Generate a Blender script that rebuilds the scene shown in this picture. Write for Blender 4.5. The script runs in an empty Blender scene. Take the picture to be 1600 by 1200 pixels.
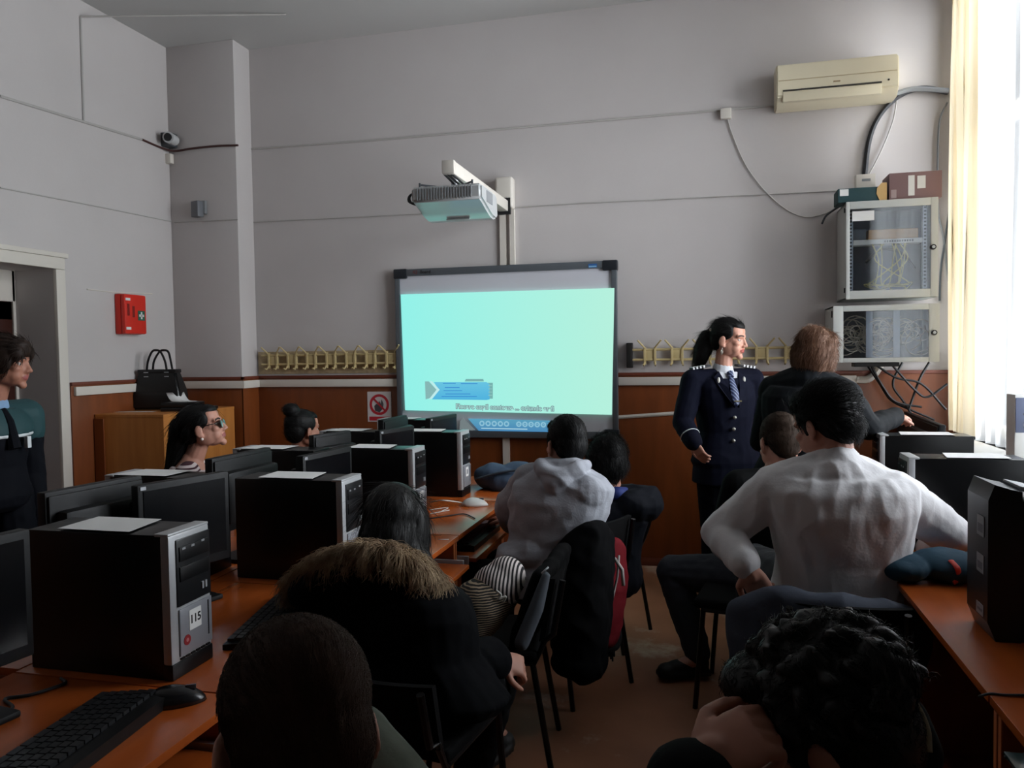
import bpy, bmesh, math, random
import numpy as np
from mathutils import Vector, Matrix, noise
random.seed(7); RNG = np.random.default_rng(7)
SC = bpy.context.scene; COL = SC.collection
PI = math.pi
V = Vector
# ------------------------------------------------------------------ camera
F_PX = 1230.0; CAM = V((0, 0, 1.5))
ROT = (Matrix.Rotation(math.radians(14.1), 3, 'Z') @ Matrix.Rotation(PI/2 - math.radians(2.19), 3, 'X') @ Matrix.Rotation(math.radians(-0.86), 3, 'Z'))
cam_d = bpy.data.cameras.new('camera'); cam_o = bpy.data.objects.new('camera', cam_d); COL.objects.link(cam_o)
cam_d.sensor_fit = 'HORIZONTAL'; cam_d.sensor_width = 36; cam_d.lens = F_PX/1600*36; cam_d.clip_start = 0.02
cam_o.matrix_world = Matrix.Translation(CAM) @ ROT.to_4x4(); SC.camera = cam_o
def ray(u, v): return ROT @ V(((u-800)/F_PX, (600-v)/F_PX, -1))
def onX(u, v, x): d = ray(u, v); return CAM + d*((x-CAM.x)/d.x)
def onY(u, v, y): d = ray(u, v); return CAM + d*((y-CAM.y)/d.y)
def onZ(u, v, z): d = ray(u, v); return CAM + d*((z-CAM.z)/d.z)
def dep(u, v, t): return CAM + ray(u, v)*t
# ------------------------------------------------------------------ materials
def lin(c): return tuple(((x/255)/12.92 if x/255 <= .04045 else ((x/255+.055)/1.055)**2.4) for x in c)
MATS = {}
def mat(name, rgb, rough=.6, metal=0., var=0., vscale=8., bump=0., bscale=60., spec=None, rgb2=None, stretch=None, trans=0., sheen=0.):
    if name in MATS: return MATS[name]
    m = bpy.data.materials.new(name); m.use_nodes = True; nt = m.node_tree; b = nt.nodes['Principled BSDF']
    col = lin(rgb); b.inputs['Base Color'].default_value = (*col, 1); b.inputs['Roughness'].default_value = rough; b.inputs['Metallic'].default_value = metal
    if spec is not None: b.inputs['Specular IOR Level'].default_value = spec
    if sheen: b.inputs['Sheen Weight'].default_value = sheen
    tc = nt.nodes.new('ShaderNodeTexCoord'); src = tc.outputs['Object']
    if stretch:
        mp = nt.nodes.new('ShaderNodeMapping'); mp.inputs['Scale'].default_value = stretch; nt.links.new(src, mp.inputs[0]); src = mp.outputs[0]
    if var or rgb2:
        n = nt.nodes.new('ShaderNodeTexNoise'); n.inputs['Scale'].default_value = vscale; n.inputs['Detail'].default_value = 5; nt.links.new(src, n.inputs['Vector'])
        r = nt.nodes.new('ShaderNodeValToRGB'); r.color_ramp.elements[0].position = .3; r.color_ramp.elements[1].position = .7
        c2 = lin(rgb2) if rgb2 else tuple(x*(1-var) for x in col)
        r.color_ramp.elements[0].color = (*c2, 1); r.color_ramp.elements[1].color = (*(col if rgb2 else tuple(min(1, x*(1+var*.5)) for x in col)), 1)
        nt.links.new(n.outputs[0], r.inputs[0]); nt.links.new(r.outputs[0], b.inputs['Base Color'])
    if bump:
        n2 = nt.nodes.new('ShaderNodeTexNoise'); n2.inputs['Scale'].default_value = bscale; n2.inputs['Detail'].default_value = 4; nt.links.new(src, n2.inputs['Vector'])
        bp = nt.nodes.new('ShaderNodeBump'); bp.inputs['Strength'].default_value = bump; bp.inputs['Distance'].default_value = .01
        nt.links.new(n2.outputs[0], bp.inputs['Height']); nt.links.new(bp.outputs[0], b.inputs['Normal'])
    MATS[name] = m; return m
def emit(name, rgb, s=1., rgb2=None, axis=None):
    if name in MATS: return MATS[name]
    m = bpy.data.materials.new(name); m.use_nodes = True; nt = m.node_tree; nt.nodes.clear()
    o = nt.nodes.new('ShaderNodeOutputMaterial'); e = nt.nodes.new('ShaderNodeEmission'); e.inputs[0].default_value = (*lin(rgb), 1); e.inputs[1].default_value = s
    if rgb2:
        tc = nt.nodes.new('ShaderNodeTexCoord'); sp = nt.nodes.new('ShaderNodeSeparateXYZ'); nt.links.new(tc.outputs['Generated'], sp.inputs[0])
        mx = nt.nodes.new('ShaderNodeMix'); mx.data_type = 'RGBA'; mx.inputs[6].default_value = (*lin(rgb), 1); mx.inputs[7].default_value = (*lin(rgb2), 1)
        nt.links.new(sp.outputs[axis], mx.inputs[0]); nt.links.new(mx.outputs[2], e.inputs[0])
    nt.links.new(e.outputs[0], o.inputs[0]); MATS[name] = m; return m
def stripes(name, a, b, scale, axis='Z', rough=.8, frac=.5, noisy=0.):
    if name in MATS: return MATS[name]
    m = bpy.data.materials.new(name); m.use_nodes = True; nt = m.node_tree; p = nt.nodes['Principled BSDF']; p.inputs['Roughness'].default_value = rough
    tc = nt.nodes.new('ShaderNodeTexCoord'); w = nt.nodes.new('ShaderNodeTexWave'); w.wave_type = 'BANDS'; w.bands_direction = axis; w.inputs['Scale'].default_value = scale; w.inputs['Distortion'].default_value = noisy
    r = nt.nodes.new('ShaderNodeValToRGB'); r.color_ramp.interpolation = 'CONSTANT'; r.color_ramp.elements[0].color = (*lin(a), 1); r.color_ramp.elements[1].color = (*lin(b), 1); r.color_ramp.elements[1].position = frac
    nt.links.new(tc.outputs['Object'], w.inputs['Vector']); nt.links.new(w.outputs[0], r.inputs[0]); nt.links.new(r.outputs[0], p.inputs['Base Color']); MATS[name] = m; return m
# ------------------------------------------------------------------ mesh builder
def sgn(x): return 1 if x >= 0 else -1
class MB:
    def __init__(s): s.v = []; s.f = []; s.mi = []; s.m = 0
    def add(s, vs, fs):
        o = len(s.v); s.v += [tuple(p) for p in vs]; s.f += [tuple(i+o for i in f) for f in fs]; s.mi += [s.m]*len(fs); return s
    def bm(s, b):
        b.verts.index_update(); s.add([v.co[:] for v in b.verts], [[v.index for v in f.verts] for f in b.faces]); b.free(); return s
    def box(s, lo, hi, bev=0., seg=2, M=None):
        b = bmesh.new(); bmesh.ops.create_cube(b, size=1)
        lo = V(lo); hi = V(hi); c = (lo+hi)/2; d = hi-lo
        for v in b.verts: v.co = V((v.co.x*d.x, v.co.y*d.y, v.co.z*d.z)) + c
        if bev: bmesh.ops.bevel(b, geom=b.edges[:], offset=min(bev, min(abs(d.x), abs(d.y), abs(d.z))*.45), segments=seg, affect='EDGES', profile=.6)
        if M is not None: bmesh.ops.transform(b, matrix=M, verts=b.verts)
        return s.bm(b)
    def tube(s, pts, r, n=8, cap=True, flat=None):
        pts = [V(p) for p in pts]; rs = r if isinstance(r, (list, tuple)) else [r]*len(pts)
        rings = []; prev = None
        for i, p in enumerate(pts):
            t = ((pts[i+1] if i+1 < len(pts) else p) - (pts[i-1] if i else p)).normalized()
            if prev is None:
                a = V((0, 0, 1)) if abs(t.z) < .9 else V((1, 0, 0)); x = t.cross(a).normalized()
            else: x = (prev - t*prev.dot(t)).normalized()
            prev = x; y = t.cross(x)
            rings.append([p + x*math.cos(2*PI*k/n)*rs[i] + y*math.sin(2*PI*k/n)*rs[i]*(flat or 1) for k in range(n)])
        vs = [q for R in rings for q in R]; fs = []
        for i in range(len(pts)-1):
            for k in range(n): fs.append((i*n+k, i*n+(k+1) % n, (i+1)*n+(k+1) % n, (i+1)*n+k))
        if cap: fs += [tuple(reversed(range(n))), tuple(range(len(vs)-n, len(vs)))]
        return s.add(vs, fs)
    def ball(s, c, r, seg=16, rings=10, M=None):
        r = (r, r, r) if not hasattr(r, '__len__') else r; c = V(c); vs = []; fs = []
        for i in range(rings+1):
            a = PI*i/rings
            for k in range(seg):
                q = V((math.sin(a)*math.cos(2*PI*k/seg)*r[0], math.sin(a)*math.sin(2*PI*k/seg)*r[1], math.cos(a)*r[2]))
                vs.append(c + (M @ q if M is not None else q))
        for i in range(rings):
            for k in range(seg): fs.append((i*seg+k, (i+1)*seg+k, (i+1)*seg+(k+1) % seg, i*seg+(k+1) % seg))
        return s.add(vs, fs)
    def prism(s, poly, d0, d1, ax='Y', M=None):   # polygon in the two other axes, extruded along ax
        def P(a, b, d): return V((a, d, b)) if ax == 'Y' else V((d, a, b)) if ax == 'X' else V((a, b, d))
        n = len(poly); vs = [P(a, b, d0) for a, b in poly] + [P(a, b, d1) for a, b in poly]
        if M is not None: vs = [M @ q for q in vs]
        return s.add(vs, [tuple(range(n)), tuple(reversed(range(n, 2*n)))] + [(i, i+n, (i+1) % n+n, (i+1) % n) for i in range(n)])
    def cyl(s, a, b, r, n=16): return s.tube([a, b], r, n)
    def quad(s, a, b, c, d): return s.add([a, b, c, d], [(0, 1, 2, 3)])
    def build(s, name, m, parent=None, smooth=False, fix=True):
        me = bpy.data.meshes.new(name); me.from_pydata(s.v, [], s.f)
        for x in (m if isinstance(m, (list, tuple)) else [m]): me.materials.append(x)
        me.polygons.foreach_set('material_index', s.mi)
        if fix:
            b = bmesh.new(); b.from_mesh(me); bmesh.ops.recalc_face_normals(b, faces=b.faces); b.to_mesh(me); b.free()
        if smooth:
            me.polygons.foreach_set('use_smooth', [True]*len(me.polygons))
            if smooth != 'all': me.set_sharp_from_angle(angle=math.radians(40))
        o = bpy.data.objects.new(name, me); COL.objects.link(o)
        if parent is not None: o.parent = parent
        return o
def box(name, lo, hi, m, parent=None, bev=.004, **k): return MB().box(lo, hi, bev).build(name, m, parent, smooth=True)
def tag(o, label, cat, group=None, kind=None):
    if label: o['label'] = label
    if cat: o['category'] = cat
    if group: o['group'] = group
    if kind: o['kind'] = kind
    return o
def struct(o): o['kind'] = 'structure'; return o
def thing(name, label, cat, loc=(0, 0, 0), rz=0., group=None):
    o = bpy.data.objects.new(name, None); COL.objects.link(o); o.empty_display_size = .05
    o.location = loc; o.rotation_euler = (0, 0, rz); return tag(o, label, cat, group)
def text_mesh(name, body, size, m, parent, M, depth=.0006, offset=0., align='CENTER'):
    cu = bpy.data.curves.new(name, 'FONT'); cu.body = body; cu.size = size; cu.extrude = depth; cu.offset = offset; cu.align_x = align; cu.align_y = 'CENTER'
    t = bpy.data.objects.new(name+'_tmp', cu); COL.objects.link(t)
    me = bpy.data.meshes.new_from_object(t.evaluated_get(bpy.context.evaluated_depsgraph_get())); bpy.data.objects.remove(t)
    me.materials.clear(); me.materials.append(m); me.transform(M)
    o = bpy.data.objects.new(name, me); COL.objects.link(o); o.parent = parent; return o
def frame_M(o, x, y, z): return Matrix(((x[0], y[0], z[0], o[0]), (x[1], y[1], z[1], o[1]), (x[2], y[2], z[2], o[2]), (0, 0, 0, 1)))
def sag(a, b, d, n=10): a = V(a); b = V(b); return [a.lerp(b, i/n) - V((0, 0, d*4*(i/n)*(1-i/n))) for i in range(n+1)]
def smooth_path(pts, n=6):   # Catmull-Rom
    pts = [V(p) for p in pts]; P = [pts[0]*2-pts[1]] + pts + [pts[-1]*2-pts[-2]]; out = []
    for i in range(1, len(P)-2):
        for k in range(n):
            t = k/n; a, b, c, d = P[i-1:i+3]
            out.append(.5*((2*b) + (c-a)*t + (2*a-5*b+4*c-d)*t*t + (-a+3*b-3*c+d)*t**3))
    return out + [pts[-1]]
# palette
wall_m = mat('plaster_white', (196, 190, 188), .9, var=.05, vscale=1.5, bump=.05, bscale=40)
ceil_m = mat('ceiling_white', (190, 189, 187), .9, var=.03, vscale=1)
wood_m = mat('wainscot_wood', (128, 66, 27), .42, rgb2=(112, 56, 22), vscale=5, stretch=(3, 3, .5))
cup_m = mat('cupboard_wood', (196, 128, 62), .5, rgb2=(178, 110, 50), vscale=5, stretch=(4, 4, .4))
desk_m = mat('desk_wood', (186, 92, 38), .25, rgb2=(168, 80, 30), vscale=4, stretch=(5, .6, 5))
desk_edge = mat('desk_edge', (205, 120, 70), .5)
brown_m = mat('brown_paint', (108, 52, 34), .5)
white_m = mat('white_plastic', (215, 208, 198), .5)
cream_m = mat('cream_plastic', (214, 204, 178), .45)
black_m = mat('black_case', (7, 8, 10), .33, spec=.35)
blackp_m = mat('black_plastic', (9, 9, 11), .4, spec=.3)
blacks_m = mat('dark_screen', (10, 11, 14), .2)
silver_m = mat('silver_plastic', (170, 172, 176), .35, metal=.3)
dgrey_m = mat('dark_grey', (70, 74, 78), .45)
grey_m = mat('mid_grey', (132, 134, 136), .5)
cab_m = mat('cabinet_grey', (190, 192, 188), .45)
paper_m = mat('paper', (225, 224, 222), .9)
metalb_m = mat('black_metal', (16, 16, 17), .3, metal=.2)
red_m = mat('red_box', (212, 40, 22), .45)
cable_m = mat('cable_black', (22, 22, 24), .6)
cablew_m = mat('cable_white', (200, 198, 190), .6)
rack_m = mat('rack_beige', (194, 174, 126), .55)
D = 5.557; XL = -4.055; YP = 5.34; XP = -3.47; XR = 1.52; ZC = 3.9; DZ = 1.335
# ------------------------------------------------------------------ room
def floor_mat():
    m = mat('worn_floor', (176, 124, 94), .42, rgb2=(146, 98, 72), vscale=2.2, bump=.04, bscale=30); nt = m.node_tree; b = nt.nodes['Principled BSDF']
    prev = b.inputs['Base Color'].links[0].from_socket
    tc = nt.nodes.new('ShaderNodeTexCoord'); n = nt.nodes.new('ShaderNodeTexNoise'); n.inputs['Scale'].default_value = 1.7; n.inputs['Detail'].default_value = 7; n.inputs['Roughness'].default_value = .7
    r = nt.nodes.new('ShaderNodeValToRGB'); r.color_ramp.elements[0].position = .57; r.color_ramp.elements[1].position = .68; r.color_ramp.elements[0].color = (0, 0, 0, 1); r.color_ramp.elements[1].color = (.6, .6, .6, 1)
    mx = nt.nodes.new('ShaderNodeMix'); mx.data_type = 'RGBA'; mx.inputs[7].default_value = (*lin((214, 208, 192)), 1)
    nt.links.new(tc.outputs['Object'], n.inputs['Vector']); nt.links.new(n.outputs[0], r.inputs[0]); nt.links.new(r.outputs[0], mx.inputs[0]); nt.links.new(prev, mx.inputs[6]); nt.links.new(mx.outputs[2], b.inputs['Base Color'])
    return m
YB = -3.2
struct(box('floor', (-4.9, YB-.2, -.1), (XR+.3, D+.2, 0), floor_mat(), bev=0))
struct(box('ceiling', (-4.9, YB-.2, ZC), (XR+.3, D+.2, ZC+.15), ceil_m, bev=0))
struct(box('wall_front', (-4.9, D, 0), (XR+.3, D+.2, ZC), wall_m, bev=0))
struct(box('wall_back', (-4.9, YB-.2, 0), (XR+.3, YB, ZC), wall_m, bev=0))
mb = MB(); DY1 = 4.18; DY0 = 3.05; DZT = 2.085
mb.box((XL-.35, DY1, 0), (XL, D, ZC)); mb.box((XL-.35, YB, 0), (XL, DY0, ZC)); mb.box((XL-.35, DY0, DZT), (XL, DY1, ZC)); mb.box((XL-.5, DY0-.1, 0), (XL-.36, DY1+.1, DZT+.1))
struct(mb.build('wall_left', wall_m))
mb = MB(); WZ0 = .95; WZ1 = 3.75; WIN = [(2.55, 5.47)]
mb.box((XR, YB, 0), (XR+.3, D, WZ0)); mb.box((XR, YB, WZ1), (XR+.3, D, ZC))
for a, b in ((YB, 2.55), (5.47, D)): mb.box((XR, a, WZ0), (XR+.3, b, WZ1))
struct(mb.build('wall_right', wall_m))
struct(box('pillar', (XL, YP, 0), (XP, D, ZC), wall_m, bev=.006))
# windows
def glass_mat():
    m = bpy.data.materials.new('window_glass'); m.use_nodes = True; nt = m.node_tree; nt.nodes.clear(); o = nt.nodes.new('ShaderNodeOutputMaterial')
    a = nt.nodes.new('ShaderNodeBsdfTransparent'); g = nt.nodes.new('ShaderNodeBsdfGlossy'); g.inputs['Roughness'].default_value = .03; mx = nt.nodes.new('ShaderNodeMixShader'); fr = nt.nodes.new('ShaderNodeFresnel'); fr.inputs[0].default_value = 1.45
    nt.links.new(fr.outputs[0], mx.inputs[0]); nt.links.new(a.outputs[0], mx.inputs[1]); nt.links.new(g.outputs[0], mx.inputs[2]); nt.links.new(mx.outputs[0], o.inputs[0]); return m
glass_m = glass_mat()
wf_m = mat('window_frame_white', (225, 224, 220), .5)
for i, (a, b) in enumerate(WIN):
    w = struct(thing('window_%d' % (i+1), None, None, (XR+.2, (a+b)/2, WZ0))); hl = (b-a)/2; H = WZ1-WZ0
    mb = MB()
    for y in (-hl+.03, -hl/3, hl/3, hl-.03): mb.box((-.04, y-.035, 0), (.03, y+.035, H), .004)
    for z in (.035, H*.68, H-.035): mb.box((-.035, -hl, z-.035), (.025, hl, z+.035), .004)
    mb.build('window_frame', wf_m, w, True)
    MB().box((-.004, -hl, .02), (.004, hl, H-.02)).build('glass_pane', glass_m, w)
    MB().box((-.42, -hl-.03, -.03), (-.0, hl+.03, 0), .005).build('window_sill', wf_m, w, True)
    ld = bpy.data.lights.new('daylight_portal', 'AREA'); ld.shape = 'RECTANGLE'; ld.size = H; ld.size_y = b-a; ld.cycles.is_portal = True
    lo = bpy.data.objects.new('daylight_portal', ld); COL.objects.link(lo); lo.location = (XR+.28, (a+b)/2, WZ0+H/2); lo.rotation_euler = (0, PI/2, 0)
# wainscot, cap strip, trunking
def strip(name, m, z0, z1, t, segs, bev=.003):
    mb = MB()
    for lo, hi in segs: mb.box((lo[0], lo[1], z0), (hi[0], hi[1], z1), bev)
    return struct(mb.build(name, m, None, True))
def dado_segs(t, x_end=XR, ystart=DY1+.1):
    return [((XL, ystart), (XL+t, YP)), ((XL, YP-t), (XP+t, YP)), ((XP, YP-t), (XP+t, D)), ((XP, D-t), (x_end, D))]
strip('trim_1', wood_m, 0, DZ, .012, dado_segs(.012)+[((XL, YB), (XL+.012, DY0-.1))])
strip('trim_2', brown_m, DZ, DZ+.022, .022, dado_segs(.022))
strip('trim_3', white_m, 1.268, 1.326, .034, [((XL, DY1+.12), (XL+.034, YP)), ((XL, YP-.034), (XP+.034, YP)), ((XP, YP-.034), (XP+.034, D)), ((XP, D-.034), (-2.26, D)), ((-.62, D-.034), (.93, D))], .004)
strip('baseboard_front', brown_m, 0, .055, .02, [((XL, YP-.02), (XP+.02, YP)), ((XP, YP-.02), (XP+.02, D)), ((XP, D-.022), (XR, D))])
# trunking on the right: bend up, lower run
a = onY(1338, 600, D); mb = MB(); mb.tube(smooth_path([(.93, D-.017, 1.297), (1.0, D-.017, 1.30), (1.05, D-.017, 1.345), (1.08, D-.017, 1.40)]), .024, 8); struct(mb.build('trim_4', white_m, None, True))
p0 = onY(966, 652, D-.01); p1 = onY(1095, 643, D-.01); mb = MB(); mb.tube([p0, p1], .014, 8); struct(mb.build('trim_5', white_m, None, True))
# door in the left wall
d = struct(thing('door_1', None, None, (XL, (DY0+DY1)/2, 0))); hy = (DY1-DY0)/2
mb = MB(); AW = .075
for s in (-1, 1): mb.box((-.01, s*hy if s > 0 else -hy-AW, 0), (.025, hy+AW if s > 0 else -hy, DZT-.001), .006)
mb.box((-.01, -hy-AW, DZT), (.025, hy+AW, DZT+AW), .006); mb.box((-.01, -hy-AW-.02, DZT+AW), (.035, hy+AW+.02, DZT+AW+.03), .005)
mb.build('architrave', white_m, d, True)
mb = MB(); dk = mat('door_dark_brown', (58, 26, 18), .35); fx = -.30
mb.box((fx-.05, -hy, 0), (fx, -hy+.02, DZT-.18)); mb.box((fx-.05, hy-.02, 0), (fx, hy, DZT)); mb.box((fx-.05, -hy, DZT-.20), (fx, hy, DZT), .003)
mb.build('door_lining', white_m, d, True)
mb = MB(); Zt = DZT-.20
for y0, y1 in ((-hy+.02, -hy+.14), (-.06, .06), (hy-.14, hy-.02)): mb.box((fx-.055, y0, 0), (fx-.01, y1, Zt), .004)
for z0, z1 in ((0, .25), (.95, 1.08), (Zt-.12, Zt)): mb.box((fx-.055, -hy+.02, z0), (fx-.01, hy-.02, z1), .004)
mb.build('door_leaf', dk, d, True)
mb = MB(); mb.box((fx-.045, -hy+.14, .2), (fx-.025, hy-.14, .97)); mb.build('door_panel', dk, d)
mb = MB(); mb.box((fx-.04, -hy+.13, 1.06), (fx-.03, hy-.13, Zt-.1)); mb.build('door_glass', mat('dark_glass', (14, 12, 12), .08), d)
mb = MB(); mb.box((fx-.01, hy-.33, 1.50), (fx+.004, hy-.27, 1.62), .003); mb.build('notice_paper', paper_m, d)
mb = MB(); mb.tube([(fx-.01, hy-.09, 1.02), (fx+.05, hy-.09, 1.02), (fx+.06, hy-.2, 1.02)], .009); mb.build('door_handle', silver_m, d, True)
# ------------------------------------------------------------------ whiteboard
WX0, WX1, WB0, WB1 = -2.27, -.622, .893, 2.138
wb = thing('interactive_whiteboard', 'large interactive whiteboard in a grey frame showing a bright cyan picture', 'whiteboard', ((WX0+WX1)/2, D, WB0)); hw = (WX1-WX0)/2; hh = WB1-WB0; FW = .05
bY = -.045
mb = MB(); fr_m = mat('board_frame_grey', (92, 97, 102), .4, metal=.2)
for x0, x1, z0, z1 in ((-hw, -hw+FW*.75, 0, hh), (hw-FW*.75, hw, 0, hh), (-hw, hw, 0, FW), (-hw, hw, hh-FW, hh)): mb.box((x0, bY-.018, z0), (x1, -.002, z1), .005)
mb.build('frame', fr_m, wb, True)
mb = MB(); mb.box((-hw+.02, bY-.002, .02), (hw-.02, -.004, hh-.02)); mb.build('board_surface', mat('board_white', (205, 205, 212), .5), wb)
cm = mat('corner_black', (32, 36, 42), .4)
for sx in (-1, 1):
    for z in (0, hh-FW-.014):
        mb = MB(); x = hw-.045; mb.box((sx*x-.052, bY-.024, z-.004), (sx*x+.052, -.001, z+FW+.018), .01); mb.build('corner_cap', cm, wb, True)
Ybd = D+bY-.002   # picture plane
def bp(u, v, off=0.): q = onY(u, v, Ybd-off); return V((q.x-wb.location.x, bY-.002-off, q.z-WB0))
def pic(name, pix, m, off, parent=wb):
    mb = MB(); vs = [bp(u, v, off) for u, v in pix]; n = len(vs); bk = [p + V((0, .0012, 0)) for p in vs]
    mb.add(vs+bk, [tuple(range(n)), tuple(reversed(range(n, 2*n)))] + [(i, (i+1) % n, (i+1) % n+n, i+n) for i in range(n)]); return mb.build(name, m, parent)
pim = emit('picture_cyan', (150, 247, 238), .95, (186, 246, 226), 0)
P = pic('glowing_picture', [(626, 460), (960, 450), (956, 648), (633, 641)], pim, .019)  # emissive panel, its glow stands in for the projector's light on the board
X0 = .021
pic('information_banner', [(678, 597), (760, 597), (765, 600), (765, 624), (760, 625), (675, 624), (686, 610)], emit('banner_blue', (84, 186, 232), .9, (110, 205, 236), 2), X0, P)
pic('banner_arrow', [(664, 596), (670, 596), (682, 609), (672, 622), (665, 624)], emit('banner_grey', (140, 190, 188), .9), X0, P)
pic('arrow_edge', [(671, 595), (675, 596), (687, 609), (675, 623), (670, 624), (682, 609)], emit('banner_white', (196, 240, 240), .95), X0+.0005, P)
pic('banner_tab', [(728, 592), (755, 592), (756, 596), (726, 596)], emit('banner_grey2', (125, 185, 182), .9), X0, P)
mb = None
pic('banner_strip', [(762, 598), (770, 598), (770, 623), (761, 623)], MATS['banner_grey2'], X0-.0005, P)
lm = emit('banner_line', (60, 140, 214), .9)
for k, (ua, ub, v) in enumerate(((692, 712, 598.5), (720, 746, 599), (695, 718, 605), (693, 722, 610), (696, 735, 615), (690, 745, 619))): pic('text_line', [(ua, v), (ub, v), (ub, v+1.1), (ua, v+1.1)], lm, X0+.001, P)
for v in (602, 607, 612, 617): pic('strip_mark', [(763, v), (769, v), (769, v+1.2), (763, v+1.2)], emit('strip_mark', (150, 205, 200), .9), X0+.001, P)
# caption: "Fiecare copil conteaza ... oriunde ar fi"
c0 = bp(712, 635, X0); c1 = bp(866, 639, X0); ex = (c1-c0).normalized(); L = (c1-c0).length
for nm, off, m, dz in (('caption_outline', .0048, emit('caption_grey', (128, 158, 160), .9), 0), ('caption_text', 0., emit('caption_light', (176, 226, 222), .9), .0012)):
    o = text_mesh(nm, 'Fiecare copil conteaza ... oriunde ar fi', .05, m, P, Matrix.Identity(4), .0003, off)
    w_ = o.dimensions.x; w_ = max(v.co.x for v in o.data.vertices)-min(v.co.x for v in o.data.vertices)
    if off: S = L/w_
    o.data.transform(frame_M((c0+c1)/2 + V((0, -dz, 0)), ex, V((0, 0, 1)), V((0, -1, 0))) @ Matrix.Diagonal((S, S*1.0, 1, 1)))
T = pic('player_toolbar', [(731, 654), (858, 657), (861, 660), (861, 671), (857, 675), (748, 673)], emit('toolbar_blue', (84, 152, 206), .75, (104, 182, 214), 2), .019)  # toolbar panels glow by themselves too, in place of projected light
pic('toolbar_corner', [(719, 658), (723, 653), (743, 672), (718, 672)], emit('toolbar_grey', (150, 165, 168), .55), .019, T)
for k in range(10):
    u = 753 + (k if k < 5 else k+1)*9.6 - (0 if k < 5 else 0); v = 661.5 + (u-753)*.022; c = bp(u, v, X0); mb = MB(); n = 14; r0, r1 = (.010, .0205)
    vs = [c + V((math.cos(2*PI*j/n)*r, 0, math.sin(2*PI*j/n)*r)) for r in (r0, r1) for j in range(n)]
    mb.add(vs, [(j, (j+1) % n, (j+1) % n+n, j+n) for j in range(n)])
    if k >= 5: mb.box(c-V((.006, .0004, .003)), c+V((.006, .0002, .003)))
    mb.build('toolbar_button', emit('button_pale', (150, 205, 228), .85), T)
pic('progress_bar', [(752, 668.6), (824, 670), (824, 671.2), (752, 669.8)], emit('bar_white', (190, 230, 240), .9), X0, T)
text_mesh('logo_text', 'Board', .034, mat('logo_dark', (25, 20, 22), .5), wb, frame_M(V((-hw+.245, bY-.0195, hh-FW/2)), V((1, 0, 0)), V((0, 0, 1)), V((0, -1, 0))))
text_mesh('logo_text', 'IQ', .034, mat('logo_red', (120, 45, 40), .5), wb, frame_M(V((-hw+.165, bY-.0195, hh-FW/2)), V((1, 0, 0)), V((0, 0, 1)), V((0, -1, 0))))
mb = MB(); mb.box((hw-.195, bY-.0205, hh-.045), (hw-.135, bY-.017, hh-.018)); mb.m = 1; mb.box((hw-.192, bY-.0212, hh-.042), (hw-.138, bY-.02, hh-.032)); mb.build('maker_badge', [mat('badge_blue', (40, 90, 150), .5), mat('badge_pale', (130, 180, 215), .5)], wb)
# ------------------------------------------------------------------ projector on its wall arm
mx = -1.415; am = thing('projector_arm_mount', 'white projector arm with wall box above the whiteboard', 'projector mount', (mx, D, 2.5))
zt = onY(800, 277, D-.05).z - 2.5; zb = onY(800, 326, D-.05).z-2.5
mb = MB(); mb.box((-.065, -.09, zb), (.065, -.001, zt), .02, 3); mb.build('wall_box', white_m, am, True)
za = onY(800, 303, D-.1).z - 2.5; e = onX(700, 262, mx); ye = e.y - D; ze = e.z - 2.5
mb = MB(); mb.box((-.034, ye, ze-.035), (.034, -.07, ze+.04), .006); mb.build('arm', white_m, am, True)
mb = MB(); mb.box((-.05, -.10, ze-.055), (.05, -.075, ze+.06)); mb.build('arm_socket', cable_m, am)
mb = MB(); mb.box((-.036, ye-.006, ze-.03), (.036, ye+.03, ze+.042), .005); mb.build('end_cap', white_m, am, True)
mb = MB(); mb.tube([(0, ye+.12, ze-.03), (0, ye+.12, ze-.10)], .022, 12); mb.build('hanger', silver_m, am, True)
Pz = ze+2.5-.105
pr = thing('projector', 'short-throw white projector hanging from the wall arm, underside lit teal', 'projector', (mx, D+ye+.12, Pz), 0)
pw = .205
prof = [(-.17, 0), (.13, 0), (.17, -.02), (.185, -.13), (.15, -.155), (.05, -.15), (-.03, -.125), (-.11, -.10), (-.17, -.085)]   # (y, z)
prw = mat('projector_white', (190, 192, 192), .3); prw.node_tree.nodes['Principled BSDF'].inputs['Coat Weight'].default_value = .9; prw.node_tree.nodes['Principled BSDF'].inputs['Coat Roughness'].default_value = .08
b = bmesh.new(); vs0 = [b.verts.new((-pw, y, z)) for y, z in prof]; vs1 = [b.verts.new((pw, y, z)) for y, z in prof]; n = len(prof)
b.faces.new(vs0); b.faces.new(list(reversed(vs1)))
for i in range(n): b.faces.new((vs0[i], vs1[i], vs1[(i+1) % n], vs0[(i+1) % n]))
bmesh.ops.recalc_face_normals(b, faces=b.faces); bmesh.ops.bevel(b, geom=b.edges[:], offset=.014, segments=3, affect='EDGES'); mb = MB(); mb.bm(b); mb.build('housing', prw, pr, True)
mb = MB()
for k in range(20): x = -pw+.035 + k*.0165; mb.box((x, -.176, -.078), (x+.007, -.168, -.012), .001)
mb.build('vent_grille', grey_m, pr)
mb = MB(); mb.box((pw-.004, -.06, -.085), (pw+.003, .06, -.02), .004); mb.build('side_vent', grey_m, pr, True)
mb = MB(); mb.box((-.07, .04, -.158), (.07, .06, -.15), .003); mb.build('status_label', mat('projector_label', (150, 150, 150), .4), pr)
mb = MB(); mb.tube([(-.17, -.12, 0), (-.17, -.12, .03)], .006); mb.tube([(.14, -.12, 0), (.14, -.12, .03)], .006); mb.tube([(-.17, -.12, .02), (0, 0, .012), (.14, -.12, .02)], .006); mb.tube([(-.17, .1, .008), (0, 0, .012), (.14, .1, .008)], .006)
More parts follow.
